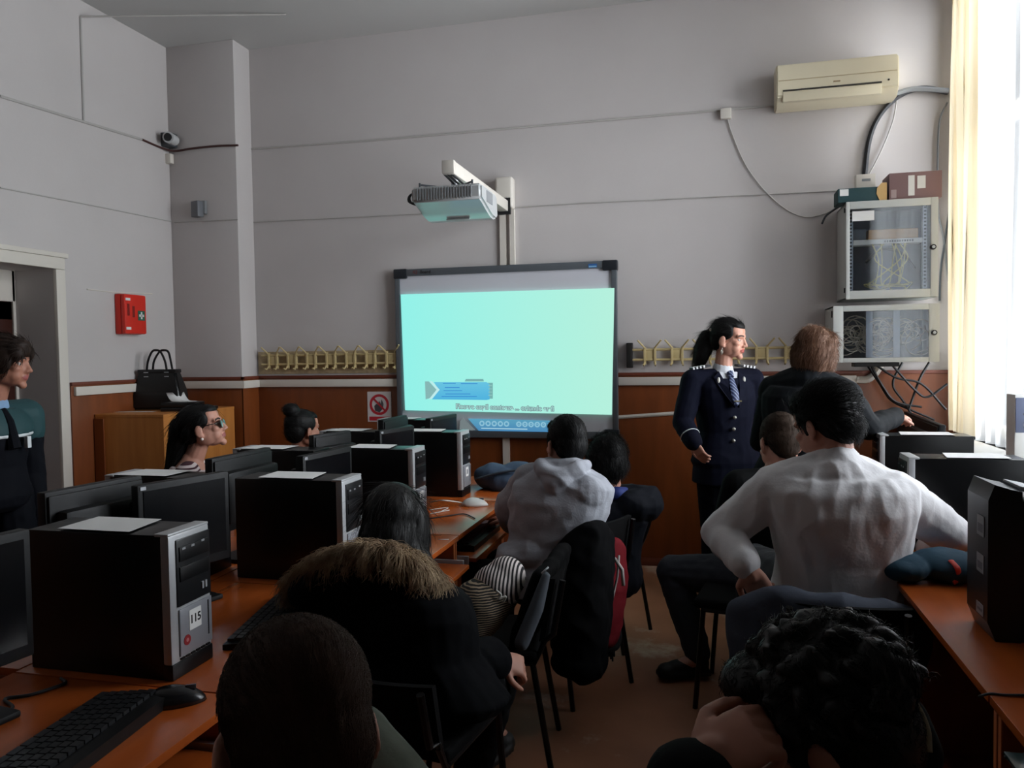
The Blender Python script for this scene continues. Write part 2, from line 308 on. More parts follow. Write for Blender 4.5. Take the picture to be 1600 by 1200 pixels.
mb.build('bracket', dgrey_m, pr, True)
for k in range(2): mb = MB(); mb.tube(smooth_path([(-pw+.01, -.06+.03*k, -.08), (-pw-.05, -.07+.03*k, -.06), (-pw-.05, -.05, -.02), (-pw+.0, -.02, .0)]), .007); mb.build('cable', cable_m, pr, True)
for k in range(3): mb = MB(); mb.tube(smooth_path([(-.03+.02*k, -.10, ze+2.5-Pz-.03), (.0+.025*k, -.06, .04), (.02+.03*k, .0, .008)]), .006); mb.build('cable', cable_m, pr, True)
# vertical trunkings
mb = MB(); mb.box((mx-.05, D-.022, 2.11), (mx-.005, D, 2.5+zb)); mb.box((mx+.025, D-.03, 2.11), (mx+.06, D, 2.5+zb)); mb.box((mx-.05, D-.03, .05), (mx+.0, D-.012, .9)); struct(mb.build('trim_6', white_m))
# ------------------------------------------------------------------ surface cables on the walls
pale_m = mat('wall_cable', (182, 178, 174), .8); dkred = mat('cable_dark_red', (70, 40, 36), .7)
def wall_cable(name, label, pts, r=.006, m=pale_m): o = MB().tube(pts, r, 6).build(name, m, None, True); return tag(o, label, 'cable')
wall_cable('wall_cable', 'thin pale cable running along the front wall above the projector', [onY(392, 233, D-.006), onY(600, 218, D-.006), onY(850, 196, D-.006), onY(1128, 172, D-.006), onY(1210, 165, D-.006)], .007)
wall_cable('wall_cable', 'faint pale cable along the front wall at projector height', [onY(396, 347, D-.005), onY(640, 335, D-.005), onY(900, 318, D-.005), onY(1310, 298, D-.005)], .0045)
wall_cable('wall_cable', 'upper pale cable along the left wall below the ceiling', [onX(0, 150, XL+.006), onX(130, 190, XL+.006), onX(222, 218, XL+.006)], .009)
wall_cable('wall_cable', 'short vertical pale cable rising to the ceiling on the left wall', [onX(126, 27, XL+.006), onX(131, 189, XL+.006)], .008)
wall_cable('wall_cable', 'lower faint pale cable along the left wall', [onX(0, 293, XL+.005), onX(150, 322, XL+.005), onX(268, 346, XL+.005)], .005)
wall_cable('wall_cable', 'faint pale cable crossing the pillar below the grey sensor', [onY(272, 347, YP-.005), onY(372, 343, YP-.005)], .0045)
wall_cable('wall_cable', 'dark red cable sagging across the pillar under the security camera', smooth_path([onX(222, 218, XL+.01), onX(250, 230, XL+.012), onY(272, 236, YP-.012), onY(300, 232, YP-.01), onY(340, 228, YP-.01), onY(372, 227, YP-.01)]), .008, dkred)
wall_cable('wall_cable', 'thin cable crossing the ceiling from the left wall', [onX(126, 26, XL+.01)+V((0, 0, 0)), V((XL+1.2, 5.05, ZC-.008))], .006)
mb = MB(); q = onY(1134, 178, D-.02); mb.box(q-V((.035, .02, .035)), q+V((.035, .0195, .035)), .006); tag(mb.build('junction_box', white_m, None, True), 'small white junction box on the front wall left of the air conditioner', 'junction box')
wall_cable('drooping_cable', 'thin pale cable drooping from the junction box to the upper network cabinet', smooth_path([onY(u, v, D-.01) for u, v in ((1136, 184), (1146, 215), (1165, 258), (1195, 298), (1228, 327), (1258, 339), (1288, 334), (1312, 322))]), .005)
# security camera, box, sensor
sc = thing('security_camera', 'white security camera on a grey box high on the pillar', 'camera', onY(274, 222, YP)); 
mb = MB(); mb.box((-.085, -.09, -.05), (.02, -.001, .055), .006); mb.build('mounting_box', dgrey_m, sc, True)
mb = MB(); mb.tube([(.02, -.04, .0), (.05, -.15, -.005)], [.04, .042], 16); mb.build('camera_body', mat('camera_white', (200, 200, 200), .4), sc, True)
mb = MB(); mb.tube([(.05, -.15, -.005), (.0515, -.157, -.0055)], .03, 16); mb.build('lens', blacks_m, sc, True)
q = onY(266, 249, YP); mb = MB(); mb.box(q+V((-.03, -.045, -.04)), q+V((.035, -.001, .035)), .006); tag(mb.build('cable_box', white_m, None, True), 'small white plastic box under the security camera', 'junction box')
q = onY(317, 328, YP); ms = thing('motion_sensor', 'small grey motion sensor in the middle of the pillar face', 'sensor', q)
mb = MB(); mb.box((-.05, -.07, -.06), (.03, -.015, .06), .006, M=Matrix.Rotation(-.3, 4, 'Z')); mb.build('sensor_body', mat('sensor_grey', (105, 107, 112), .5), ms, True)
mb = MB(); mb.box((-.02, -.03, -.035), (.04, -.001, .065), .004); mb.build('wall_bracket', grey_m, ms, True)
# first aid box
fa = thing('first_aid_box', 'red first aid box with white cross on the left wall', 'first aid box', (XL, 4.815, 1.68)); 
mb = MB(); mb.box((.001, -.11, 0), (.05, .11, .285), .012); mb.build('case', red_m, fa, True)
mb = MB(); mb.box((.05, -.11, 0.002), (.085, .11, .283), .014); mb.build('lid', red_m, fa, True)
mb = MB(); mb.box((.085, .02, .10), (.0865, .09, .17)); mb.build('green_plate', mat('aid_green', (30, 90, 70), .5), fa)
mb = MB(); mb.box((.0865, .048, .11), (.088, .062, .16)); mb.box((.0865, .031, .127), (.088, .079, .143)); mb.build('white_cross', paper_m, fa)
for z in (.04, .245): mb = MB(); mb.box((.085, -.1, z-.008), (.088, -.055, z+.01)); mb.build('white_sticker', paper_m, fa)
mb = MB(); mb.box((.085, -.085, .13), (.089, -.065, .215), .002); mb.box((.085, -.035, .12), (.088, -.012, .2), .002); mb.build('latch', mat('aid_dark_red', (130, 24, 16), .4), fa)
mb = MB(); mb.tube([onX(136, 452, XL+.004), onX(180, 457, XL+.004), onX(238, 459, XL+.004)], .004, 6); tag(mb.build('string_line', white_m, None, True), 'thin white string stretched above the red first aid box', 'string')
# prohibition sign
q0 = onY(574, 612, D-.014); q1 = onY(612, 659, D-.014); sg = thing('prohibition_sign', 'white no-touching sign with red crossed circle beside the whiteboard', 'sign', ((q0.x+q1.x)/2, D-.012, q1.z)); sw = (q1.x-q0.x)/2; sh = q0.z-q1.z
mb = MB(); mb.box((-sw, -.004, 0), (sw, 0, sh)); mb.build('sign_plate', mat('sign_white', (205, 198, 196), .5), sg)
srd = mat('sign_red', (178, 36, 48), .5); mb = MB(); n = 28; cz = sh*.57; 
vs = [V((math.cos(2*PI*j/n)*r, -.0052, cz+math.sin(2*PI*j/n)*r)) for r in (sw*.62, sw*.82) for j in range(n)]; mb.add(vs, [(j, (j+1) % n, (j+1) % n+n, j+n) for j in range(n)])
mb.box((-sw*.7, -.0062, -.007), (sw*.7, -.0052, .007), M=Matrix.Translation((0, 0, cz)) @ Matrix.Rotation(PI/4, 4, 'Y')); mb.build('prohibition_ring', srd, sg)
mb = MB(); mb.box((-sw*.86, -.0055, sh*.04), (sw*.86, -.004, sh*.17)); mb.build('red_bar', srd, sg)
mb = MB(); mb.prism([(-.035, cz-.045), (.0, cz-.06), (.03, cz-.03), (.035, cz+.005), (.02, cz+.04), (.012, cz+.005), (.0, cz+.03), (-.01, cz+.0), (-.025, cz+.005), (-.04, cz-.01)], -.0058, -.0046); mb.build('hand_symbol', mat('sign_dark', (70, 66, 70), .5), sg)
# ------------------------------------------------------------------ coat racks
def coat_rack(label, x0, x1, xs, backing, endcap):
    r = thing('coat_rack', label, 'coat rack', (x0, D, 1.40), 0, None); L = x1-x0; zr = (.045, .115)
    if backing:
        mb = MB(); nx = 40; 
        mb.box((-.05, -.006, -.03), (L, -.001, .145), .001); mb.build('backing_sheet', mat('rack_backing', (184, 164, 130), .85, var=.25, vscale=25, bump=.1), r)
    mb = MB()
    for z in zr: mb.tube([(0, -.035, z), (L, -.035, z)], .0085, 8)
    mb.build('rails', rack_m, r, True)
    if endcap: mb = MB(); mb.box((-.03, -.05, -.01), (.012, -.001, .165), .004); mb.build('end_bracket', mat('rack_end_black', (34, 32, 30), .5), r, True)
    for x in xs:
        mb = MB()
        for s in (-1, 1):
            mb.box((x+s*.035-.008, -.048, .012), (x+s*.035+.008, -.026, .135), .002)
            mb.tube([(x+s*.035, -.045, .125), (x+s*.045, -.055, .14), (x+s*.08, -.075, .18)], .006, 6); mb.tube([(x+s*.035, -.045, .03), (x+s*.04, -.07, .005), (x+s*.04, -.095, .015)], .006, 6)
        mb.box((x-.032, -.04, .05), (x+.032, -.034, .11), .002)
        mb.build('hook_pair', rack_m, r, True)
x0 = onY(404, 560, D).x; x1 = -2.285
coat_rack('beige metal coat rack with paper backing, left of the whiteboard', x0+.05, x1, [.10+.165*k for k in range(7)], True, False)
coat_rack('beige metal coat rack on the wall behind the uniformed woman', -.53, .76, [.13+.185*k for k in range(7)], False, True)
# ------------------------------------------------------------------ air conditioner
YA = D-.2; c00 = onY(1213, 163, YA); c11 = onY(1405, 83, YA); c10 = onY(1405, 148, YA); c01 = onY(1213, 97, YA)
ax0, ax1 = c00.x, c10.x; az0 = (c00.z+c10.z)/2; az1 = (c01.z+c11.z)/2
ac = thing('air_conditioner', 'cream wall air conditioner high on the right of the front wall', 'air conditioner', ((ax0+ax1)/2, D, az0)); aw = (ax1-ax0)/2; ah = az1-az0
mb = MB(); prof = [(-.001, 0), (-.14, .0), (-.20, .05), (-.205, ah*.55), (-.19, ah-.01), (-.16, ah), (-.001, ah)]
b = bmesh.new(); v0 = [b.verts.new((-aw, y, z)) for y, z in prof]; v1 = [b.verts.new((aw, y, z)) for y, z in prof]; n = len(prof); b.faces.new(v0); b.faces.new(list(reversed(v1)))
for i in range(n): b.faces.new((v0[i], v1[i], v1[(i+1) % n], v0[(i+1) % n]))
bmesh.ops.recalc_face_normals(b, faces=b.faces); bmesh.ops.bevel(b, geom=b.edges[:], offset=.008, segments=2, affect='EDGES'); mb.bm(b); mb.build('casing', cream_m, ac, True)
mb = MB(); mb.box((-aw+.04, -.2075, ah*.30), (aw-.10, -.19, ah*.335)); mb.build('air_slot', mat('slot_dark', (40, 34, 26), .6), ac)
mb = MB(); mb.box((-aw+.04, -.206, ah*.05), (aw-.1, -.17, ah*.29), .006); mb.build('louvre_flap', cream_m, ac, True)
mb = MB(); mb.box((-aw+.012, -.2075, ah*.56), (aw-.012, -.19, ah*.572)); mb.build('panel_seam', mat('seam_tan', (176, 158, 124), .6), ac)
mb = MB(); mb.box((-.02, -.2085, ah*.42), (.02, -.2, ah*.45)); mb.build('maker_logo', mat('logo_tan', (150, 130, 100), .5), ac)
mb = MB(); mb.ball((aw-.06, -.206, ah*.36), .006); mb.build('indicator', blackp_m, ac, True)
# ------------------------------------------------------------------ network cabinets
def cab_glass():
    m = bpy.data.materials.new('cabinet_glass'); m.use_nodes = True; nt = m.node_tree; nt.nodes.clear(); o = nt.nodes.new('ShaderNodeOutputMaterial')
    a = nt.nodes.new('ShaderNodeBsdfTransparent'); a.inputs[0].default_value = (.82, .85, .88, 1); g = nt.nodes.new('ShaderNodeBsdfGlossy'); g.inputs['Roughness'].default_value = .04; mx = nt.nodes.new('ShaderNodeMixShader'); mx.inputs[0].default_value = .07
    nt.links.new(a.outputs[0], mx.inputs[1]); nt.links.new(g.outputs[0], mx.inputs[2]); nt.links.new(mx.outputs[0], o.inputs[0]); return m
cg_m = cab_glass(); cin_m = mat('cabinet_inside', (96, 100, 108), .6)
def cabinet(label, ul, ur, vt, vb, depth, fr):
    YF = D-depth; a = onY(ul, vt[0], YF); b = onY(ur, vt[1], YF); c = onY(ul, vb[0], YF); d_ = onY(ur, vb[1], YF)
    x0, x1 = (a.x+c.x)/2, (b.x+d_.x)/2; z1 = (a.z+b.z)/2; z0 = (c.z+d_.z)/2; h = z1-z0; w = (x1-x0)/2
    t = thing('network_cabinet', label, 'network cabinet', ((x0+x1)/2, D, z0)); yb = -depth
    mb = MB()
    for lo, hi in (((-w, yb+.02, 0), (-w+.012, -.002, h)), ((w-.012, yb+.02, 0), (w, -.002, h)), ((-w, yb+.02, 0), (w, -.002, .012)), ((-w, yb+.02, h-.012), (w, -.002, h))): mb.box(lo, hi, .002)
    mb.box((-w, -.012, 0), (w, -.002, h)); mb.build('case', cab_m, t)
    MB().box((-w+.013, -.02, .013), (w-.013, -.0125, h-.013)).build('back_panel', cin_m, t)
    l, r, bo, to = fr; mb = MB()
    for lo, hi in (((-w, 0), (-w+l, h)), ((w-r, 0), (w, h)), ((-w+l, 0), (w-r, bo)), ((-w+l, h-to), (w-r, h))): mb.box((lo[0], yb, lo[1]), (hi[0], yb+.018, hi[1]), .003)
    dr = mb.build('door', cab_m, t, True)
    MB().box((-w+l-.004, yb+.006, bo-.004), (w-r+.004, yb+.01, h-to+.004)).build('door_glass', cg_m, dr)
    return t, w, h, yb, dr
t, w, h, yb, dr = cabinet('tall grey network cabinet with glass door below the cardboard boxes', 1322, 1466, (317, 306), (467, 464), .36, (.022, .04, .05, .045))
for x in (-w+.035, w-.06):
    mb = MB(); mb.box((x-.012, yb+.05, .03), (x+.012, yb+.06, h-.03)); mb.m = 1
    for k in range(24): z = .05+k*(h-.1)/23; mb.box((x-.006, yb+.048, z-.005), (x+.006, yb+.0505, z+.005))
    mb.build('rack_rail', [silver_m, blackp_m], t)
MB().box((-w+.05, yb+.055, h*.565), (w-.07, yb+.16, h*.615), .002).build('patch_panel', white_m, t)
mb = MB()
for k in range(12): x = -.03+k*.014; mb.box((x, yb+.053, h*.58), (x+.009, yb+.0555, h*.6))
mb.build('sockets', blackp_m, t)
MB().box((-w+.14, yb+.08, h*.62), (w-.09, yb+.28, h*.72), .003).build('cardboard_shelf_box', mat('tan_card', (196, 148, 92), .8), t)
MB().box((-w+.05, yb+.09, h*.62), (-w+.13, yb+.25, h*.74), .003).build('switch_unit', dgrey_m, t)
MB().box((-w+.035, yb+.0035, h*.80), (-w+.16, yb+.0055, h*.90)).build('paper_notice', paper_m, dr)
mb = MB(); rnd = random.Random(3)
for k in range(9):
    xs = rnd.uniform(-.1, .12); mb.tube(smooth_path([(xs, yb+.06, h*.57), (xs+rnd.uniform(-.04, .06), yb+.1, h*.4), (rnd.uniform(-.15, .17), yb+.12, h*.16), (rnd.uniform(-.15, .17), yb+.14, .05+rnd.random()*.06), (rnd.uniform(-.1, .1), yb+.2, .04)]), .004, 5)
mb.build('yellow_cables', mat('cable_yellow', (200, 184, 110), .6), t, True)
mb = MB(); mb.tube(smooth_path([(-.09, -.06, .25), (0, -.05, .33), (.12, -.06, .3), (.2, -.05, .2)]), .01, 6); mb.build('black_cable', cable_m, t, True)
def lock(parent, x, y, z): 
    k = MB(); k.tube([(x, y, z), (x, y-.012, z)], .016, 14); k.m = 1; k.tube([(x, y-.012, z), (x, y-.016, z)], .009, 12); return k.build('lock', [blackp_m, silver_m], parent, True)
lock(dr, w-.028, yb, h*.5)
for z in (h*.07, h*.9): MB().box((-w-.006, yb+.03, z), (-w+.004, yb+.05, z+.03), .002).build('hinge', blackp_m, t)
UC = t; UCtop = t.location.z + h; UCx = t.location.x; UCw = w
t, w, h, yb, dr = cabinet('low grey network cabinet packed with cable loops, under the taller cabinet', 1302, 1468, (478, 474), (566, 566), .36, (.058, .058, .028, .035))
mb = MB(); rnd = random.Random(5)
for k in range(46):
    c = V((rnd.choice((-w*.55, -.02, w*.5))+rnd.uniform(-.06, .06), yb+rnd.uniform(.06, .2), h*.48+rnd.uniform(-.06, .06))); r = rnd.uniform(.04, .095); ph = rnd.random()*6; tl = rnd.uniform(-.5, .5)
    mb.tube([c + V((math.cos(a)*r, math.sin(a)*r*tl, math.sin(a)*r*.9)) for a in [ph+2*PI*j/14*rnd.uniform(.9, 1) for j in range(13)]], .0036, 5)
mb.build('cable_loops', mat('cable_beige', (200, 186, 168), .7), t, True)
for x in (-w*.30, w*.22): MB().box((x-.016, yb+.03, .03), (x+.022, yb+.036, h-.035), .001).build('cable_guide', mat('guide_pale', (170, 174, 184), .5), t)
lock(dr, w-.03, yb, h*.5); MB().box((-w-.006, yb+.03, h*.8), (-w+.004, yb+.05, h*.92), .002).build('hinge', blackp_m, t)
LC = t; LCz = t.location.z
# boxes on the cabinet
zt = UCtop
bx = thing('cardboard_box', 'dark green flat cardboard box on top of the tall cabinet', 'box', (UCx-.155, D-.26, zt)); MB().box((-.145, -.085, 0), (.13, .085, .085), .003).build('carton', mat('green_card', (28, 62, 66), .7), bx, True); MB().box((-.135, -.087, .04), (-.085, -.085, .08)).build('white_label', paper_m, bx)
MB().prism([(.09, .0), (.13, .0), (.13, .105), (.10, .105), (.075, .075), (.072, .04)], -.092, -.086).build('open_flap', mat('tan_card2', (205, 168, 112), .8), bx)
bx = thing('cardboard_box', 'greyish brown cardboard box with white labels on top of the tall cabinet', 'box', (UCx+.125, D-.24, zt)); MB().box((-.135, -.1, 0), (.155, .1, .16), .003).build('carton', mat('mauve_card', (132, 104, 104), .75), bx, True)
MB().box((-.03, -.102, .02), (.005, -.1, .14)).build('white_label', paper_m, bx); MB().box((.02, -.102, .06), (.065, -.1, .135)).build('white_label', paper_m, bx); MB().box((-.125, -.102, .01), (-.095, -.1, .06)).build('white_label', mat('label_grey', (170, 150, 150), .8), bx)
bx = thing('network_device', 'small upright white device behind the green box on the cabinet', 'network device', (UCx-.11, D-.12, zt)); MB().box((-.055, -.03, 0), (.06, .03, .205), .006).build('body', white_m, bx, True); MB().box((-.02, -.032, .16), (.03, -.03, .175)).build('logo', grey_m, bx)
def wc(u, v, o=.015): return onY(u, v, D-o)
wall_cable('cable_bundle', 'thick dark cable bundle arching from the window side down behind the cabinet boxes', smooth_path([wc(1482, 144), wc(1440, 138), wc(1405, 150), wc(1375, 180), wc(1358, 220), wc(1350, 285)]), .017, mat('bundle_dark', (40, 40, 44), .6))
wall_cable('cable_bundle', 'pale cable bundle along the wall right of the air conditioner', smooth_path([wc(1400, 146, .04), wc(1430, 139, .04), wc(1482, 142, .04)]), .017, grey_m)
wall_cable('thin_cable', 'thin pale cable falling from the air conditioner to the cabinet boxes', smooth_path([wc(1402, 152), wc(1395, 190), wc(1375, 240), wc(1348, 290)]), .005)
wall_cable('thin_cable', 'grey cable looping beside the curtain to the right of the cabinets', smooth_path([wc(1480, 160), wc(1468, 190), wc(1465, 260), wc(1466, 330), wc(1474, 370), wc(1482, 440)]), .006, grey_m)
wall_cable('thin_cable', 'dark cable crossing low beside the curtain, right of the tall cabinet', smooth_path([wc(1483, 330), wc(1476, 380), wc(1470, 420), wc(1468, 470)]), .006, dgrey_m)
wall_cable('side_cable', 'short grey cable curving into the left side of the tall cabinet', smooth_path([onY(1284, 350, D-.05), onY(1292, 336, D-.06), onY(1312, 322, D-.08)]), .007, dgrey_m)
ends = [((1352, 566), (1375, 600), (1392, 625), (1422, 640), (1460, 656)), ((1358, 566), (1380, 605), (1400, 628), (1440, 636)), ((1362, 566), (1400, 590), (1440, 600), (1478, 640)), ((1410, 566), (1395, 600), (1412, 628), (1438, 668)), ((1452, 566), (1438, 590), (1425, 625), (1420, 640)), ((1390, 566), (1430, 610), (1450, 620), (1480, 600))]
descr = ('outermost left', 'second', 'long swinging', 'steep central', 'rightmost straight', 'flat rising')
for k, e in enumerate(ends): wall_cable('hanging_cable', descr[k]+' dark cable hanging below the low network cabinet', smooth_path([onY(u, v, D-.06-.02*(k % 3)) for u, v in e]), .008, cable_m)
MB().box((UCx-.2, D-.3, LCz-.028), (UCx+.06, D-.2, LCz-.002), .004).build('x', cable_m); o = bpy.data.objects['x']; o.name = 'power_strip'; tag(o, 'black power strip fixed under the low network cabinet', 'power strip')
# ------------------------------------------------------------------ curtains
def cloth_mat(name, rgb, mixT, transp):
    m = bpy.data.materials.new(name); m.use_nodes = True; nt = m.node_tree; nt.nodes.clear(); o = nt.nodes.new('ShaderNodeOutputMaterial')
    d1 = nt.nodes.new('ShaderNodeBsdfDiffuse'); d2 = nt.nodes.new('ShaderNodeBsdfTranslucent'); m1 = nt.nodes.new('ShaderNodeMixShader'); m1.inputs[0].default_value = mixT
    for x in (d1, d2): x.inputs[0].default_value = (*lin(rgb), 1)
    nt.links.new(d1.outputs[0], m1.inputs[1]); nt.links.new(d2.outputs[0], m1.inputs[2]); last = m1
    if transp:
        t_ = nt.nodes.new('ShaderNodeBsdfTransparent'); m2 = nt.nodes.new('ShaderNodeMixShader'); m2.inputs[0].default_value = transp; nt.links.new(m1.outputs[0], m2.inputs[1]); nt.links.new(t_.outputs[0], m2.inputs[2]); last = m2
    nt.links.new(last.outputs[0], o.inputs[0]); return m
def curtain(name, label, x, y0, y1, z0, z1, m, waves, amp):
    n = waves*10; nz = 10; mb = MB(); vs = []; fs = []
    for j in range(nz+1):
        z = z0+(z1-z0)*j/nz
        for i in range(n+1):
            f = i/n; k = 1+.25*math.sin(j*.5+i*.13); vs.append((x+amp*k*math.sin(2*PI*waves*f+.4*math.sin(7*f)), y0+(y1-y0)*f+.01*math.sin(j*.7+i), z))
    for j in range(nz):
        for i in range(n): a = j*(n+1)+i; fs.append((a, a+1, a+n+2, a+n+1))
    mb.add(vs, fs); o = mb.build(name, m, None, 'all', fix=False); return tag(o, label, 'curtain')
curtain('curtain', 'cream curtain gathered at the front end of the window', XR-.09, 4.86, 5.26, 1.0, ZC-.06, cloth_mat('curtain_cream', (226, 214, 190), .3, 0), 5, .035)
curtain('sheer_curtain', 'white sheer curtain glowing in front of the bright window', XR-.07, 2.5, 4.86, .985, ZC-.06, cloth_mat('curtain_sheer', (250, 250, 250), .6, .6), 16, .022)
mb = MB(); mb.tube([(XR-.08, 2.3, ZC-.05), (XR-.08, 5.35, ZC-.05)], .012); tag(mb.build('curtain_rail', white_m, None, True), 'white curtain rail above the window', 'curtain rail')
# ------------------------------------------------------------------ cupboard and what stands on it
CB = V((-4.035, 4.47, 0)); cw, cd, ch = .535, .80, 1.134
cu = thing('cupboard', 'plain wooden cupboard in the left corner carrying the black handbag', 'cupboard', CB)
MB().box((0, .0, 0), (cw, cd, ch-.02), .002).build('carcass', cup_m, cu); MB().box((0, -.002, ch-.02), (cw+.002, cd, ch), .002).build('top_board', cup_m, cu)
MB().box((-.0, -.014, .05), (.075, -.001, ch-.03), .002).build('side_strip', wood_m, cu)
hb = thing('handbag', 'black structured handbag with two looped handles on the cupboard', 'handbag', (-3.895, 4.95, ch), math.radians(12)); hb.scale = (.86, .86, .88)
lm_ = mat('black_leather', (15, 15, 16), .38, bump=.05, bscale=40)
b = bmesh.new(); lo = [(-.21, -.085), (.21, -.085), (.21, .085), (-.21, .085)]; hi = [(-.155, -.05), (.155, -.05), (.155, .05), (-.155, .05)]
v0 = [b.verts.new((x, y, 0)) for x, y in lo]; vm = [b.verts.new((x*.99, y*1.05, .14)) for x, y in lo]; v1 = [b.verts.new((x, y, .325)) for x, y in hi]
b.faces.new(v0); b.faces.new(v1)
for a_, b_ in ((v0, vm), (vm, v1)):
    for i in range(4): b.faces.new((a_[i], a_[(i+1) % 4], b_[(i+1) % 4], b_[i]))
bmesh.ops.recalc_face_normals(b, faces=b.faces); bmesh.ops.bevel(b, geom=b.edges[:], offset=.02, segments=3, affect='EDGES'); mb = MB(); mb.bm(b); mb.build('bag_body', lm_, hb, True)
MB().box((-.162, -.06, .30), (.162, .06, .332), .008).build('top_band', lm_, hb, True)
for y, k in ((-.055, 0), (.05, .04)): MB().tube(smooth_path([(-.085, y, .31), (-.07, y, .40), (-.035+k*.3, y, .475), (.0+k*.4, y, .49), (.04+k*.4, y, .475), (.075, y, .40), (.09, y, .31)]), .0095, 8).build('handle', lm_, hb, True)
for x in (-.085, .09):
    for z in (.27, .305): MB().box((x-.018, -.071, z), (x+.018, -.064, z+.006), .001).build('metal_buckle', silver_m, hb)
fo = thing('folder_case', 'flat black document case lying beside the handbag on the cupboard', 'case', (*onZ(292, 637, ch+.02).xy, ch), math.radians(18))
MB().box((-.15, -.10, 0), (.19, .10, .028), .01).build('lower_case', lm_, fo, True); MB().box((-.15, -.09, .028), (.10, .09, .062), .012).build('upper_case', lm_, fo, True)
def sheet(name, label, loc, rz, w, l, curl=0., z=.0012, m=None):
    mb = MB(); n = 10; top = []; vs = []
    for i in range(n+1):
        y = -l/2+l*i/n; zz = curl*max(0, (i/n-.5)*2)**2
        vs += [(-w/2, y, zz+z), (w/2, y, zz+z), (-w/2, y, zz), (w/2, y, zz)]
    fs = []
    for i in range(n): a = 4*i; fs += [(a, a+1, a+5, a+4), (a+2, a+6, a+7, a+3), (a, a+4, a+6, a+2), (a+1, a+3, a+7, a+5)]
    fs += [(0, 2, 3, 1), (4*n, 4*n+1, 4*n+3, 4*n+2)]; mb.add(vs, fs); o = mb.build(name, m or paper_m, None, 'all'); o.location = loc; o.rotation_euler = (0, 0, rz); return tag(o, label, 'paper')
sheet('paper_sheet', 'white curled paper on the black document case', (*onZ(284, 627, ch+.063).xy, ch+.0635), math.radians(62), .13, .20, .06)
sheet('paper_sheet', 'white sheet at the front edge of the cupboard top', (*onZ(212, 643.5, ch).xy, ch+.0005), math.radians(100), .07, .28, 0)
